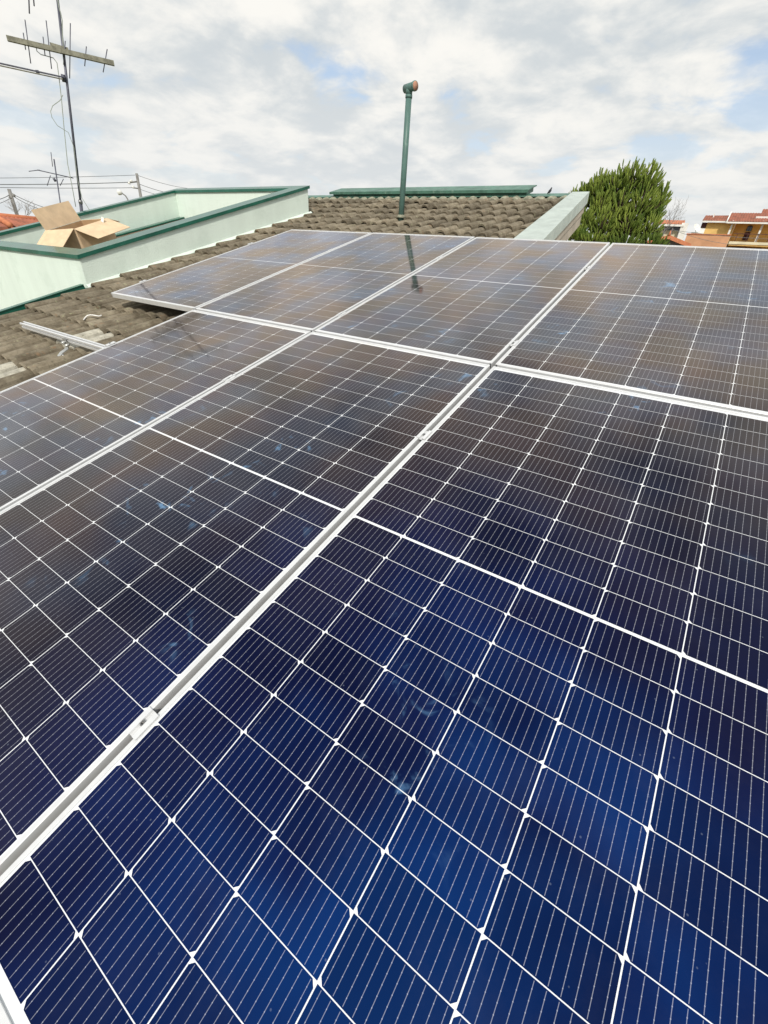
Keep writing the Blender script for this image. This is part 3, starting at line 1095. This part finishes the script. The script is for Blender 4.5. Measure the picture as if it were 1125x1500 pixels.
p1, t1 = pole(200, 254, 201.5, 290, 50, 0.105, 'square concrete utility pole right of the antenna mast, carrying three lines')
ca = part('crossarm', MB().tube([at(189, 267.5, 50), at(201, 266, 50)], 0.06, 6), M_['pole'], p1)
for x, y in ((189, 268), (192, 265), (195, 274)):
    part('insulator', MB().tube([at(x, y - 1.6, 50), at(x, y + 1.6, 50)], [0.09, 0.11], 8), M_['white'], ca)
part('crossarm', MB().tube([at(194, 275, 50), at(202, 276, 50)], 0.05, 6), M_['pole'], p1)
p0, t0 = pole(13, 277, 20, 318, 35, 0.085, 'leaning concrete utility pole above the red roof at far left')
ca = part('crossarm', MB().tube([at(13, 287, 35), at(20, 284.5, 35)], 0.06, 6), M_['pole'], p0)
for x, y in ((16, 289), (19.5, 286)):
    part('insulator', MB().tube([at(x, y - 2, 35), at(x, y + 2, 35)], [0.08, 0.10], 8), M_['pole'], ca)


def line(a, b, sag, r, label):
    pts = []
    for i in range(13):
        t = i / 12
        pts.append(a.lerp(b, t) - Vector((0, 0, sag * 4 * t * (1 - t))))
    solid('power_line', MB().tube(pts, r * 0.72, 5), M_['wire'], a, label, 'power line', 'overhead power lines')


line(at(-60, 261, 46), at(198, 256.5, 50), 0.05, 0.022, 'topmost power line running left from the square pole')
line(at(-60, 270, 46), at(189, 267, 50), 0.06, 0.034, 'thick middle power line running left from the square pole')
line(at(-60, 273.5, 46), at(194, 275, 50), 0.05, 0.026, 'lowest power line running left from the square pole')
line(at(202, 257, 50), at(290, 277, 62), 0.2, 0.022, 'topmost power line running right from the square pole')
line(at(202, 269, 50), at(280, 287, 62), 0.2, 0.028, 'middle power line dropping right from the square pole')
line(at(202, 276, 50), at(262, 288, 62), 0.2, 0.022, 'lowest power line dropping right from the square pole')
line(at(19.5, 285, 35), at(110, 310, 44), 0.25, 0.022, 'upper service line dropping right from the leaning pole')
line(at(20, 288, 35), at(92, 308, 44), 0.3, 0.022, 'lower service line dropping right from the leaning pole')
line(at(-30, 294, 33), at(14, 285.5, 35), 0.1, 0.022, 'upper service line running left from the leaning pole')
line(at(-30, 301, 33), at(14, 291, 35), 0.1, 0.018, 'lower service line running left from the leaning pole')
line(at(985, 337, 42), at(1180, 352, 45), 0.12, 0.016, 'upper thin line crossing in front of the ochre house')
line(at(985, 336, 42), at(1080, 359, 45), 0.15, 0.016, 'lower thin line sloping across the salmon wall')

lb = at(187, 292, 45)
lb0 = Vector((lb.x, lb.y, GROUND_Z))
lamp = thing('street_lamp', 'pale street lamp head on a thin curved arm left of the pole', 'street lamp', T(lb0))
part('lamp_arm', MB().tube([lb0, lb, at(184, 287, 45), at(180, 284, 45), at(177, 283, 45)], [0.07, 0.05, 0.045, 0.04, 0.04], 8), M_['pole'], lamp)
part('lamp_head', MB().tube([at(179, 284.2, 45), at(177, 282.6, 45), at(173.5, 281.4, 45), at(171.5, 281.6, 45)], [0.08, 0.16, 0.20, 0.10], 10), M_['white'], lamp)


# ------------------------------------------------------------------ neighbouring houses
class Facade:
    """a building's own frame: x to the right across the view, y away, z up"""

    def __init__(self, x, dist, turn=0.0):
        q = at(x, 340, dist)
        d = Vector((q.x - CAM_W.x, q.y - CAM_W.y, 0)).normalized()
        d = Matrix.Rotation(turn, 3, 'Z') @ d
        self.d, self.e = d, Vector((d.y, -d.x, 0))
        self.o = Vector((q.x, q.y, 0))

    def w(self, x, y, z):
        return self.o + self.e * x + self.d * y + Vector((0, 0, z))

    def px(self, x, y, dep=0.0):
        """x, z on the facade plane (moved back by dep) for a direction"""
        r = ray(x, y)
        t = ((self.o + self.d * dep) - CAM_W).dot(self.d) / r.dot(self.d)
        q = CAM_W + r * t
        return (q - self.o).dot(self.e), q.z

    def box(self, x0, x1, y0, y1, z0, z1):
        return MB().hexa([self.w(x0, y0, z0), self.w(x1, y0, z0), self.w(x1, y1, z0), self.w(x0, y1, z0), self.w(x0, y0, z1), self.w(x1, y0, z1), self.w(x1, y1, z1), self.w(x0, y1, z1)])

    def shed(self, x0, x1, y0, z0, y1, z1, t=0.15):
        """a tiled slope rising from the front eave (y0, z0) to (y1, z1), with rolls in its surface"""
        mb = MB()
        n = max(4, int((x1 - x0) / 0.125))
        r0, r1 = [], []
        for i in range(n + 1):
            x = x0 + (x1 - x0) * i / n
            b = 0.05 if i % 2 else 0.0
            r0.append(self.w(x, y0, z0 + b))
            r1.append(self.w(x, y1, z1 + b))
        lo0 = [q - Vector((0, 0, t)) for q in (r0[0], r0[-1])]
        lo1 = [q - Vector((0, 0, t)) for q in (r1[0], r1[-1])]
        mb.add(r0 + r1, [(i, i + 1, n + 2 + i, n + 1 + i) for i in range(n)])
        mb.add([r0[0], r0[-1], r1[-1], r1[0]] + [lo0[0], lo0[1], lo1[1], lo1[0]], [(1, 0, 4, 5), (2, 1, 5, 6), (0, 3, 7, 4), (3, 2, 6, 7), (7, 6, 5, 4)])
        return mb


# ochre house, upper right
F = Facade(1075, 70)
oh = thing('house', 'ochre two-storey house with red tiled roofs and an arched balcony door', 'house', T(F.w(2, 3, GROUND_Z)))
xa, za = F.px(1037, 325)
xb, zb = F.px(1071, 344)
part('wall', F.box(xa, xb, 0, 2.3, GROUND_Z, za - 0.05), M_['ochre'], oh)
xc, zc = F.px(1073, 327, 1.4)
part('wall', F.box(xb + 0.01, xb + 9.0, 1.4, 8, GROUND_Z, zc + 0.5), M_['ochre'], oh)
x0, z0 = F.px(1029, 323.5)
x1, z1 = F.px(1064, 324.0)
xt, zt = F.px(1033, 315.8, 2.4)
r_ = part('roof', F.shed(x0, x1 + 0.1, -0.5, z1, 2.4, zt), M_['red_tile'], oh)
part('gutter', F.box(x0, x1 + 0.1, -0.62, -0.5, z1 - 0.14, z1 - 0.02), M_['white'], r_)
part('roof_edge', F.box(F.px(1044, 318)[0] - 0.04, F.px(1044, 318)[0] + 0.06, 1.2, 2.42, zt - 0.25, zt + 0.12), M_['white'], r_)
part('eave_shade', F.box(x0 + 0.05, xa - 0.02, 0.1, 2.2, F.px(1030, 333)[1], z1 - 0.16), M_['wood'], oh)  # solid dark block stands in for the shadowed opening under the eave
x2, z2 = F.px(1066, 324.5)
xs, zs = F.px(1070, 312, 3.6)
r2 = part('roof', F.shed(x2, x2 + 9.5, -0.9, z2 - 0.05, 3.6, zs), M_['red_tile'], oh)
part('gutter', F.box(x2, x2 + 9.5, -1.03, -0.9, z2 - 0.22, z2 - 0.07), M_['white'], r2)
part('verge_trim', MB().hexa([F.w(x2 - 0.12, -0.9, z2 - 0.2), F.w(x2 - 0.005, -0.9, z2 - 0.2), F.w(x2 - 0.005, 3.6, zs - 0.16), F.w(x2 - 0.12, 3.6, zs - 0.16), F.w(x2 - 0.12, -0.9, z2 + 0.1), F.w(x2 - 0.005, -0.9, z2 + 0.1), F.w(x2 - 0.005, 3.6, zs + 0.14), F.w(x2 - 0.12, 3.6, zs + 0.14)]), M_['white'], r2)
xk, zk = F.px(1107, 319, 1.2)
part('skylight', F.box(xk, xk + 2.4, 0.9, 1.7, zk - 0.35, zk + 0.12), M_['white'], r2)
xu, zu = F.px(1118, 307, 4.5)
part('roof', F.shed(xu, xu + 5, 3.7, zu - 0.9, 5.5, zu + 0.1), M_['red_tile'], oh)
part('upper_wall', F.box(xu + 0.2, xu + 5, 4.2, 7.8, zs - 0.5, zu - 0.65), M_['ochre'], oh)
# arched door with louvred leaves
xd0, zd0 = F.px(1086.5, 352, 1.35)
xd1, zd1 = F.px(1104, 330.3, 1.35)
wd, spring = (xd1 - xd0), zd1 - (xd1 - xd0) * 0.38
arch = [F.w(xd0, 1.33, zd0), F.w(xd1, 1.33, zd0), F.w(xd1, 1.33, spring)]
for i in range(1, 12):
    a = math.pi * i / 12
    arch.append(F.w((xd0 + xd1) / 2 + wd / 2 * math.cos(a), 1.33, spring + (zd1 - spring) * math.sin(a)))
arch.append(F.w(xd0, 1.33, spring))
door = part('door', MB().prism(arch, F.d * 0.10), M_['wood'], oh)
hz = (spring - zd0)
for i in range(2):
    a = xd0 + wd * (0.08 + 0.46 * i)
    part('pane', F.box(a, a + wd * 0.38, 1.28, 1.325, zd0 + hz * 0.72, spring + (zd1 - spring) * 0.45), M_['pane'], door)
    for j in range(2):
        part('door_panel', F.box(a, a + wd * 0.38, 1.27, 1.325, zd0 + hz * (0.06 + 0.32 * j), zd0 + hz * (0.30 + 0.32 * j)), M_['wood'], door)
part('threshold_rail', F.box(xd0 - 0.1, xd1 + 0.1, 1.24, 1.32, zd0 + hz * 0.66, zd0 + hz * 0.70), M_['ochre'], oh)
# balcony, posts and downpipe
xg, zg = F.px(1069, 354, -0.6)
_, zg2 = F.px(1069, 359.5, -0.6)
bal = part('balcony', F.box(xg, xg + 9.2, -0.75, 1.38, zg2, zg), M_['ochre'], oh)
part('balcony_lip', F.box(xg - 0.05, xg + 9.2, -0.83, -0.752, zg - 0.22, zg + 0.03), M_['cream'], bal)
part('awning', F.shed(xg + 0.1, xg + 3.2, -0.9, zg2 - 0.75, 1.0, zg2 - 0.12), M_['red_tile'], oh)
xr, zr = F.px(1075, 343, -0.5)
for i in range(9):
    part('railing', F.box(xr + 0.32 + i * 0.98, xr + 0.37 + i * 0.98, -0.55, -0.5, zg, zg + 0.75), M_['wood'], bal)
part('handrail', F.box(xr, xr + 9, -0.56, -0.49, zg + 0.752, zg + 0.81), M_['wood'], bal)
for xp in (1071, 1116):
    xq, zq = F.px(xp + 2, 328, -0.4)
    part('post', F.box(xq - 0.09, xq + 0.09, -0.45, -0.27, zg + 0.001, z2 + 0.10), M_['white'], oh)

# salmon building in front of it
F = Facade(1035, 58)
sa = thing('building', 'low plain salmon walled building below the ochre house', 'building', T(F.w(0, 2, GROUND_Z)))
x0, z0 = F.px(1006.5, 343)
x1, z1 = F.px(1070, 345)
part('wall', MB().hexa([F.w(x0, 0, GROUND_Z), F.w(x1, 0, GROUND_Z), F.w(x1, 6, GROUND_Z), F.w(x0, 6, GROUND_Z), F.w(x0, 0, z0 - 0.02), F.w(x1, 0, z1), F.w(x1, 6, z1), F.w(x0, 6, z0 - 0.02)]), M_['salmon'], sa)
part('coping', MB().hexa([F.w(x0 - 0.06, -0.06, z0 - 0.01), F.w(x1 + 0.06, -0.06, z1 + 0.01), F.w(x1 + 0.06, 6.06, z1 + 0.01), F.w(x0 - 0.06, 6.06, z0 - 0.01), F.w(x0 - 0.06, -0.06, z0 + 0.07), F.w(x1 + 0.06, -0.06, z1 + 0.09), F.w(x1 + 0.06, 6.06, z1 + 0.09), F.w(x0 - 0.06, 6.06, z0 + 0.07)]), M_['red_trim'], sa)
# white building with a dish, behind
F = Facade(1024, 82)
wb_ = thing('building', 'small white building with a satellite dish behind the salmon wall', 'building', T(F.w(0, 2, GROUND_Z)))
x0, z0 = F.px(1013, 340)
x1, z1 = F.px(1034, 334)
part('wall', F.box(x0, x1, 0, 4, GROUND_Z, z0), M_['white'], wb_)
part('upper_wall', F.box(F.px(1026, 336)[0], x1, 0.4, 4, z0 + 0.002, z1), M_['white'], wb_)
dx_, dz_ = F.px(1019, 335)
dsh = MB()
ctr = F.w(dx_, -0.3, dz_)
axis = (F.d * -0.5 + F.e * 0.6 + Vector((0, 0, 0.6))).normalized()
sd = axis.cross(Vector((0, 0, 1))).normalized()
su = sd.cross(axis)
vs_, fs_ = [ctr], []
for k_ in range(2):
    for i in range(14):
        a = 2 * math.pi * i / 14
        r = 0.28 * (k_ + 1)
        vs_.append(ctr + (sd * math.cos(a) + su * math.sin(a)) * r + axis * (0.05 * (k_ + 1) ** 2))
for i in range(14):
    j = (i + 1) % 14
    fs_ += [(0, 1 + i, 1 + j), (1 + i, 15 + i, 15 + j, 1 + j)]
dsh.add(vs_, fs_, True)
dsh.tube([ctr - axis * 0.01, F.w(dx_ + 0.2, 0.3, z0 - 0.05)], 0.05, 6)
dsh.tube([ctr, ctr + axis * 0.6], 0.02, 5)
part('satellite_dish', dsh, M_['white'], wb_)

# pale building with orange roof beside the tree
F = Facade(982, 76)
pb = thing('building', 'pale cream building with a flat orange tiled roof right of the tree', 'building', T(F.w(0, 2, GROUND_Z)))
x0, z0 = F.px(967, 330)
x1, z1 = F.px(998, 330)
part('wall', F.box(x0, x1, 0, 6, GROUND_Z, z0), M_['cream'], pb)
part('side_wall', F.box(x1 + 0.01, x1 + 0.75, -0.8, 5, GROUND_Z, F.px(1001, 327)[1]), M_['white'], pb)
part('roof', F.shed(x0 - 0.3, x1 + 0.3, -0.8, z0 + 0.12, 3.0, F.px(980, 322.5, 3.0)[1]), M_['red_trim'], pb)
part('eave_board', F.box(x0 - 0.3, x1 + 0.3, -0.9, -0.8, z0 - 0.12, z0 + 0.10), M_['white'], pb)
xw0, zw0 = F.px(969, 337)
xw1, zw1 = F.px(997, 331.5)
part('window', F.box(xw0, xw1, -0.06, -0.002, zw0, zw1), M_['pane'], pb)
for xq in (972.5, 983.5, 994.5):
    a = F.px(xq, 340)[0]
    part('post', F.box(a - 0.07, a + 0.07, -0.7, -0.56, GROUND_Z, z0 - 0.13), M_['greywall'], pb)

# red gabled house nearer
F = Facade(985, 46)
gh = thing('house', 'small grey gabled house with red roof edges just above the panels', 'house', T(F.w(0, 2, GROUND_Z)))
xA, zA = F.px(980, 345.5)
xL, zL = F.px(966, 353)
xR, zR = F.px(1012, 358.5)
xL2 = xA - (xR - xA)
poly = [F.w(xL2 + 0.2, 0, GROUND_Z), F.w(xR - 0.2, 0, GROUND_Z), F.w(xR - 0.2, 0, zR - 0.02), F.w(xA, 0, zA - 0.18), F.w(xL2 + 0.2, 0, zR - 0.02)]
part('wall', MB().prism(poly, F.d * 8), M_['greywall'], gh)
for s_ in (-1, 1):
    xe = xR if s_ > 0 else xL2
    a0 = [F.w(xA, -0.4, zA - 0.15), F.w(xe, -0.4, zR - 0.15), F.w(xe, 8, zR - 0.15), F.w(xA, 8, zA - 0.15)]
    a1 = [F.w(xA, -0.4, zA), F.w(xe, -0.4, zR), F.w(xe, 8, zR), F.w(xA, 8, zA)]
    rr = part('roof', MB().hexa(a0 + a1), M_['red_tile'], gh)
    b0 = [F.w(xA, -0.5, zA - 0.22), F.w(xe, -0.5, zR - 0.22), F.w(xe, -0.402, zR - 0.22), F.w(xA, -0.402, zA - 0.22)]
    b1 = [F.w(xA, -0.5, zA + 0.05), F.w(xe, -0.5, zR + 0.05), F.w(xe, -0.402, zR + 0.05), F.w(xA, -0.402, zA + 0.05)]
    part('verge_trim', MB().hexa(b0 + b1), M_['red_trim'], rr)
part('ridge_finial', MB().tube([F.w(xA, -0.45, zA), F.w(xA, -0.45, zA + 0.35)], [0.10, 0.02], 8), M_['red_trim'], gh)

# red roofed house at far left
F = Facade(15, 26, 0.0)
lh = thing('house', 'house with a terracotta tiled roof at the far left edge', 'house', T(F.w(0, 2, GROUND_Z)))
x0, z0 = F.px(-60, 330)
x1, z1 = F.px(55, 338)
xt, zt = F.px(0, 317.5, 2.0)
xe, ze = F.px(50, 322.5, 2.0)
xv, zv = F.px(16, 332)
ridge_l = F.w(F.px(-70, 311, 2.0)[0], 2.0, zt + 0.35)
nrow = 26
rm = MB()
lo_a, lo_b = F.w(xv, -0.2, zv), F.w(xe + 1.4, -0.2, zv - 0.25)
hi_a, hi_b = F.w(xt - 0.25, 2.0, zt + 0.02), F.w(xe + 0.4, 2.0, ze)
r0, r1 = [], []
for i in range(nrow + 1):
    t = i / nrow
    b = Vector((0, 0, 0.05 if i % 2 else 0))
    r0.append(lo_a.lerp(lo_b, t) + b)
    r1.append(hi_a.lerp(hi_b, t) + b)
rm.add(r0 + r1, [(i, i + 1, nrow + 2 + i, nrow + 1 + i) for i in range(nrow)])
rm.add([lo_a, lo_b, hi_b, hi_a] + [q - Vector((0, 0, 0.2)) for q in (lo_a, lo_b, hi_b, hi_a)], [(0, 1, 5, 4), (1, 2, 6, 5), (2, 3, 7, 6), (3, 0, 4, 7), (7, 6, 5, 4)])
lr = part('roof', rm, M_['red_tile'], lh)
part('verge_trim', MB().tube([lo_a + Vector((0, 0, 0.05)), hi_a + Vector((0, 0, 0.05))], 0.11, 8), M_['red_trim'], lr)
part('roof', MB().hexa([q - Vector((0, 0, 0.15)) for q in (F.w(xv - 3.2, -0.2, zv - 0.5), lo_a - F.e * 0.12, hi_a - F.e * 0.12, F.w(xt - 3.2, 2.0, zt + 0.02))] + [F.w(xv - 3.2, -0.2, zv - 0.5), lo_a - F.e * 0.12, hi_a - F.e * 0.12, F.w(xt - 3.2, 2.0, zt + 0.02)]), M_['red_tile'], lh)
part('wall', F.box(xv - 3.0, xe + 1.0, 0.3, 6, GROUND_Z, zv - 0.55), M_['cream'], lh)
part('ridge_tile', MB().tube([F.w(xt - 3.2, 2.03, zt + 0.05), hi_a + F.d * 0.03 + Vector((0, 0, 0.03)), hi_b + F.d * 0.03 + Vector((0, 0, 0.03))], 0.10, 8), M_['red_trim'], lh)


# ------------------------------------------------------------------ trees
def bare_tree(x, y, dist, h, spread, label, seed, depth=4, n0=6):
    r = random.Random(seed)
    base = at(x, y, dist)
    root = Vector((base.x, base.y, GROUND_Z))
    t = thing('bare_tree', label, 'tree', T(root))
    part('trunk', MB().tube([root, base.lerp(root, 0.5) + Vector((0.1, 0, 0)), base], [0.12, 0.09, 0.05], 7), M_['twig'], t)
    tw = MB()

    def grow(p, d, L_, rad, k):
        pts, q = [p], p
        for _ in range(3):
            d = (d + Vector((r.uniform(-.3, .3), r.uniform(-.3, .3), r.uniform(-.1, .25)))).normalized()
            q = q + d * L_ / 3
            pts.append(q)
        tw.tube(pts, [rad, rad * .85, rad * .7, rad * .55], 4, False)
        if k > 0:
            for _ in range(3):
                grow(pts[r.choice((2, 3))], (d + Vector((r.uniform(-.9, .9), r.uniform(-.9, .9), r.uniform(-.3, .6)))).normalized(), L_ * r.uniform(.5, .8), rad * .6, k - 1)
    for i in range(n0):
        a = 2 * math.pi * i / n0
        grow(base - Vector((0, 0, r.uniform(0, h * .2))), Vector((math.cos(a) * spread, math.sin(a) * spread, 1)).normalized(), h * .5, 0.014, depth - 1)
    part('crown', tw, M_['twig'], t)


bare_tree(34, 323, 30, 1.0, 0.9, 'bare leafless tree above the red roof at far left', 5)
bare_tree(966, 345, 24, 1.35, 0.9, 'bare grey twiggy tree right of the dense green tree', 8)

TD = 14.0
tb0 = at(905, 345, TD)
troot = Vector((tb0.x, tb0.y + 0.2, GROUND_Z))
tree = thing('conifer_tree', 'dense green conifer with upright shoots beyond the roof verge', 'tree', T(troot))
r = random.Random(4)
part('trunk', MB().tube([troot, troot + Vector((0.05, 0, 3.0)), tb0 + Vector((0, 0.2, 0.1)), at(905, 285, TD + 0.2)], [0.20, 0.15, 0.10, 0.05], 10), M_['bark'], tree)
mpp = (at(906, 300, TD) - at(905, 300, TD)).length
limb = MB()
crowns = []


def shoot(mb, p, d, L_, rad):
    """one tufted shoot: a short stem clothed in needles, turning upwards"""
    pts = [p]
    dd = d.copy()
    q = p
    for i in range(4):
        dd = (dd + Vector((r.uniform(-.10, .10), r.uniform(-.10, .10), 0.16))).normalized()
        q = q + dd * L_ / 4
        pts.append(q)
    mb.tube(pts, [rad * .6, rad * .95, rad, rad * .9, rad * .45], 5, False)
    nl = 18
    for i in range(nl):
        t = (i + r.random()) / nl
        seg = min(3, int(t * 4))
        c = pts[seg].lerp(pts[seg + 1], t * 4 - seg)
        ax = (pts[seg + 1] - pts[seg]).normalized()
        s1 = ax.cross(Vector((r.uniform(-1, 1), r.uniform(-1, 1), r.uniform(-1, 1)))).normalized()
        s2 = ax.cross(s1)
        ln = rad * r.uniform(1.3, 2.2)
        tip = c + s1 * ln * 0.9 + ax * ln * 0.8
        mb.add([c + s2 * rad * .45, c - s2 * rad * .45, tip], [(0, 1, 2)])


def clump(x, y, wpx, hpx, dep, n, mat):
    """a rounded head of upturned shoots; x, y is its foot"""
    c = at(x, y - hpx * 0.35, TD + dep)
    rx, rz = wpx * mpp * 0.46, hpx * mpp * 0.56
    limb.tube([Vector((troot.x, troot.y, c.z - 0.9)), Vector((troot.x, troot.y, c.z - 0.45)).lerp(c, 0.55), c], [0.06, 0.04, 0.02], 6)
    mb = MB()
    n = int(n * 0.78)
    for i in range(n):
        az = r.uniform(0, 2 * math.pi)
        sz = r.uniform(-0.45, 1.0)
        cz = math.sqrt(max(0.0, 1 - sz * sz))
        dr = Vector((math.cos(az) * cz, math.sin(az) * cz, sz))
        L_ = r.uniform(0.12, 0.21)
        k = r.uniform(0.60, 1.10)
        tip = c + Vector((dr.x * rx * k, dr.y * rx * k, dr.z * rz * k))
        d = (Vector((dr.x, dr.y, max(dr.z, 0) * 0.8)) * 0.75 + Vector((0, 0, 0.62))).normalized()
        foot_ = tip - (d + Vector((0, 0, 0.25))).normalized() * L_
        shoot(mb, foot_, d, L_, r.uniform(0.014, 0.021))
        if i % 2 == 0:
            limb.tube([c - Vector((0, 0, rz * 0.5)), foot_.lerp(c, 0.35) - Vector((0, 0, 0.03)), foot_], [0.013, 0.010, 0.007], 4, False)
    part('crown', mb, M_[mat], tree)


clump(922, 285, 66, 54, 0.15, 255, 'leaf')
clump(948, 288, 52, 52, 0.10, 187, 'leaf')
clump(900, 290, 46, 48, 0.0, 153, 'leaf')
clump(878, 287, 40, 40, 0.1, 136, 'leaf')
clump(846, 308, 44, 40, 0.3, 150, 'leaf')
clump(866, 300, 46, 46, 0.2, 150, 'leaf')
clump(970, 305, 30, 40, 0.2, 80, 'leaf')
clump(842, 332, 34, 32, 0.1, 110, 'leaf')
clump(856, 296, 36, 34, 0.5, 102, 'leaf_pale')
clump(936, 315, 60, 46, -0.15, 187, 'leaf')
clump(908, 318, 50, 46, -0.2, 170, 'leaf')
clump(880, 315, 44, 42, -0.1, 153, 'leaf')
clump(957, 322, 42, 44, 0.0, 136, 'leaf')
clump(886, 342, 52, 46, -0.4, 170, 'leaf')
clump(922, 345, 56, 46, -0.35, 187, 'leaf')
clump(950, 347, 48, 40, -0.25, 136, 'leaf')
clump(860, 335, 40, 36, -0.2, 136, 'leaf')
clump(845, 352, 44, 30, -0.4, 136, 'leaf')
clump(870, 362, 60, 34, -0.45, 153, 'leaf')
clump(915, 365, 70, 28, -0.55, 153, 'leaf_pale')
clump(955, 366, 56, 28, -0.45, 119, 'leaf_pale')
part('limb', limb, M_['bark'], tree)

# ------------------------------------------------------------------ bird on the ridge
bp_ = PW(-1.42, V_F + 0.03, -0.1335)
bird = thing('bird', 'small dark bird perched on the green ridge flashing', 'bird', T(bp_))
bm = MB()
fwd = Vector((0.75, -0.5, 0)).normalized()
bm.tube([bp_ - fwd * 0.0422 + Vector((0, 0, 0.0150)), bp_ - fwd * 0.0238 + Vector((0, 0, 0.0231)), bp_ - fwd * 0.0054 + Vector((0, 0, 0.0313)), bp_ + fwd * 0.0095 + Vector((0, 0, 0.0449)), bp_ + fwd * 0.0150 + Vector((0, 0, 0.0558)), bp_ + fwd * 0.0190 + Vector((0, 0, 0.0653)), bp_ + fwd * 0.0231 + Vector((0, 0, 0.0707)), bp_ + fwd * 0.0381 + Vector((0, 0, 0.0680))], [0.004, 0.009, 0.017, 0.0165, 0.010, 0.0095, 0.0075, 0.001], 10)
part('body', bm, M_['bird'], bird)
for s_ in (-1, 1):
    sv = fwd.cross(Vector((0, 0, 1))) * 0.009 * s_
    part('leg', MB().tube([bp_ + sv + Vector((0, 0, 0.022)), bp_ + sv], 0.0018, 5), M_['twig'], bird)
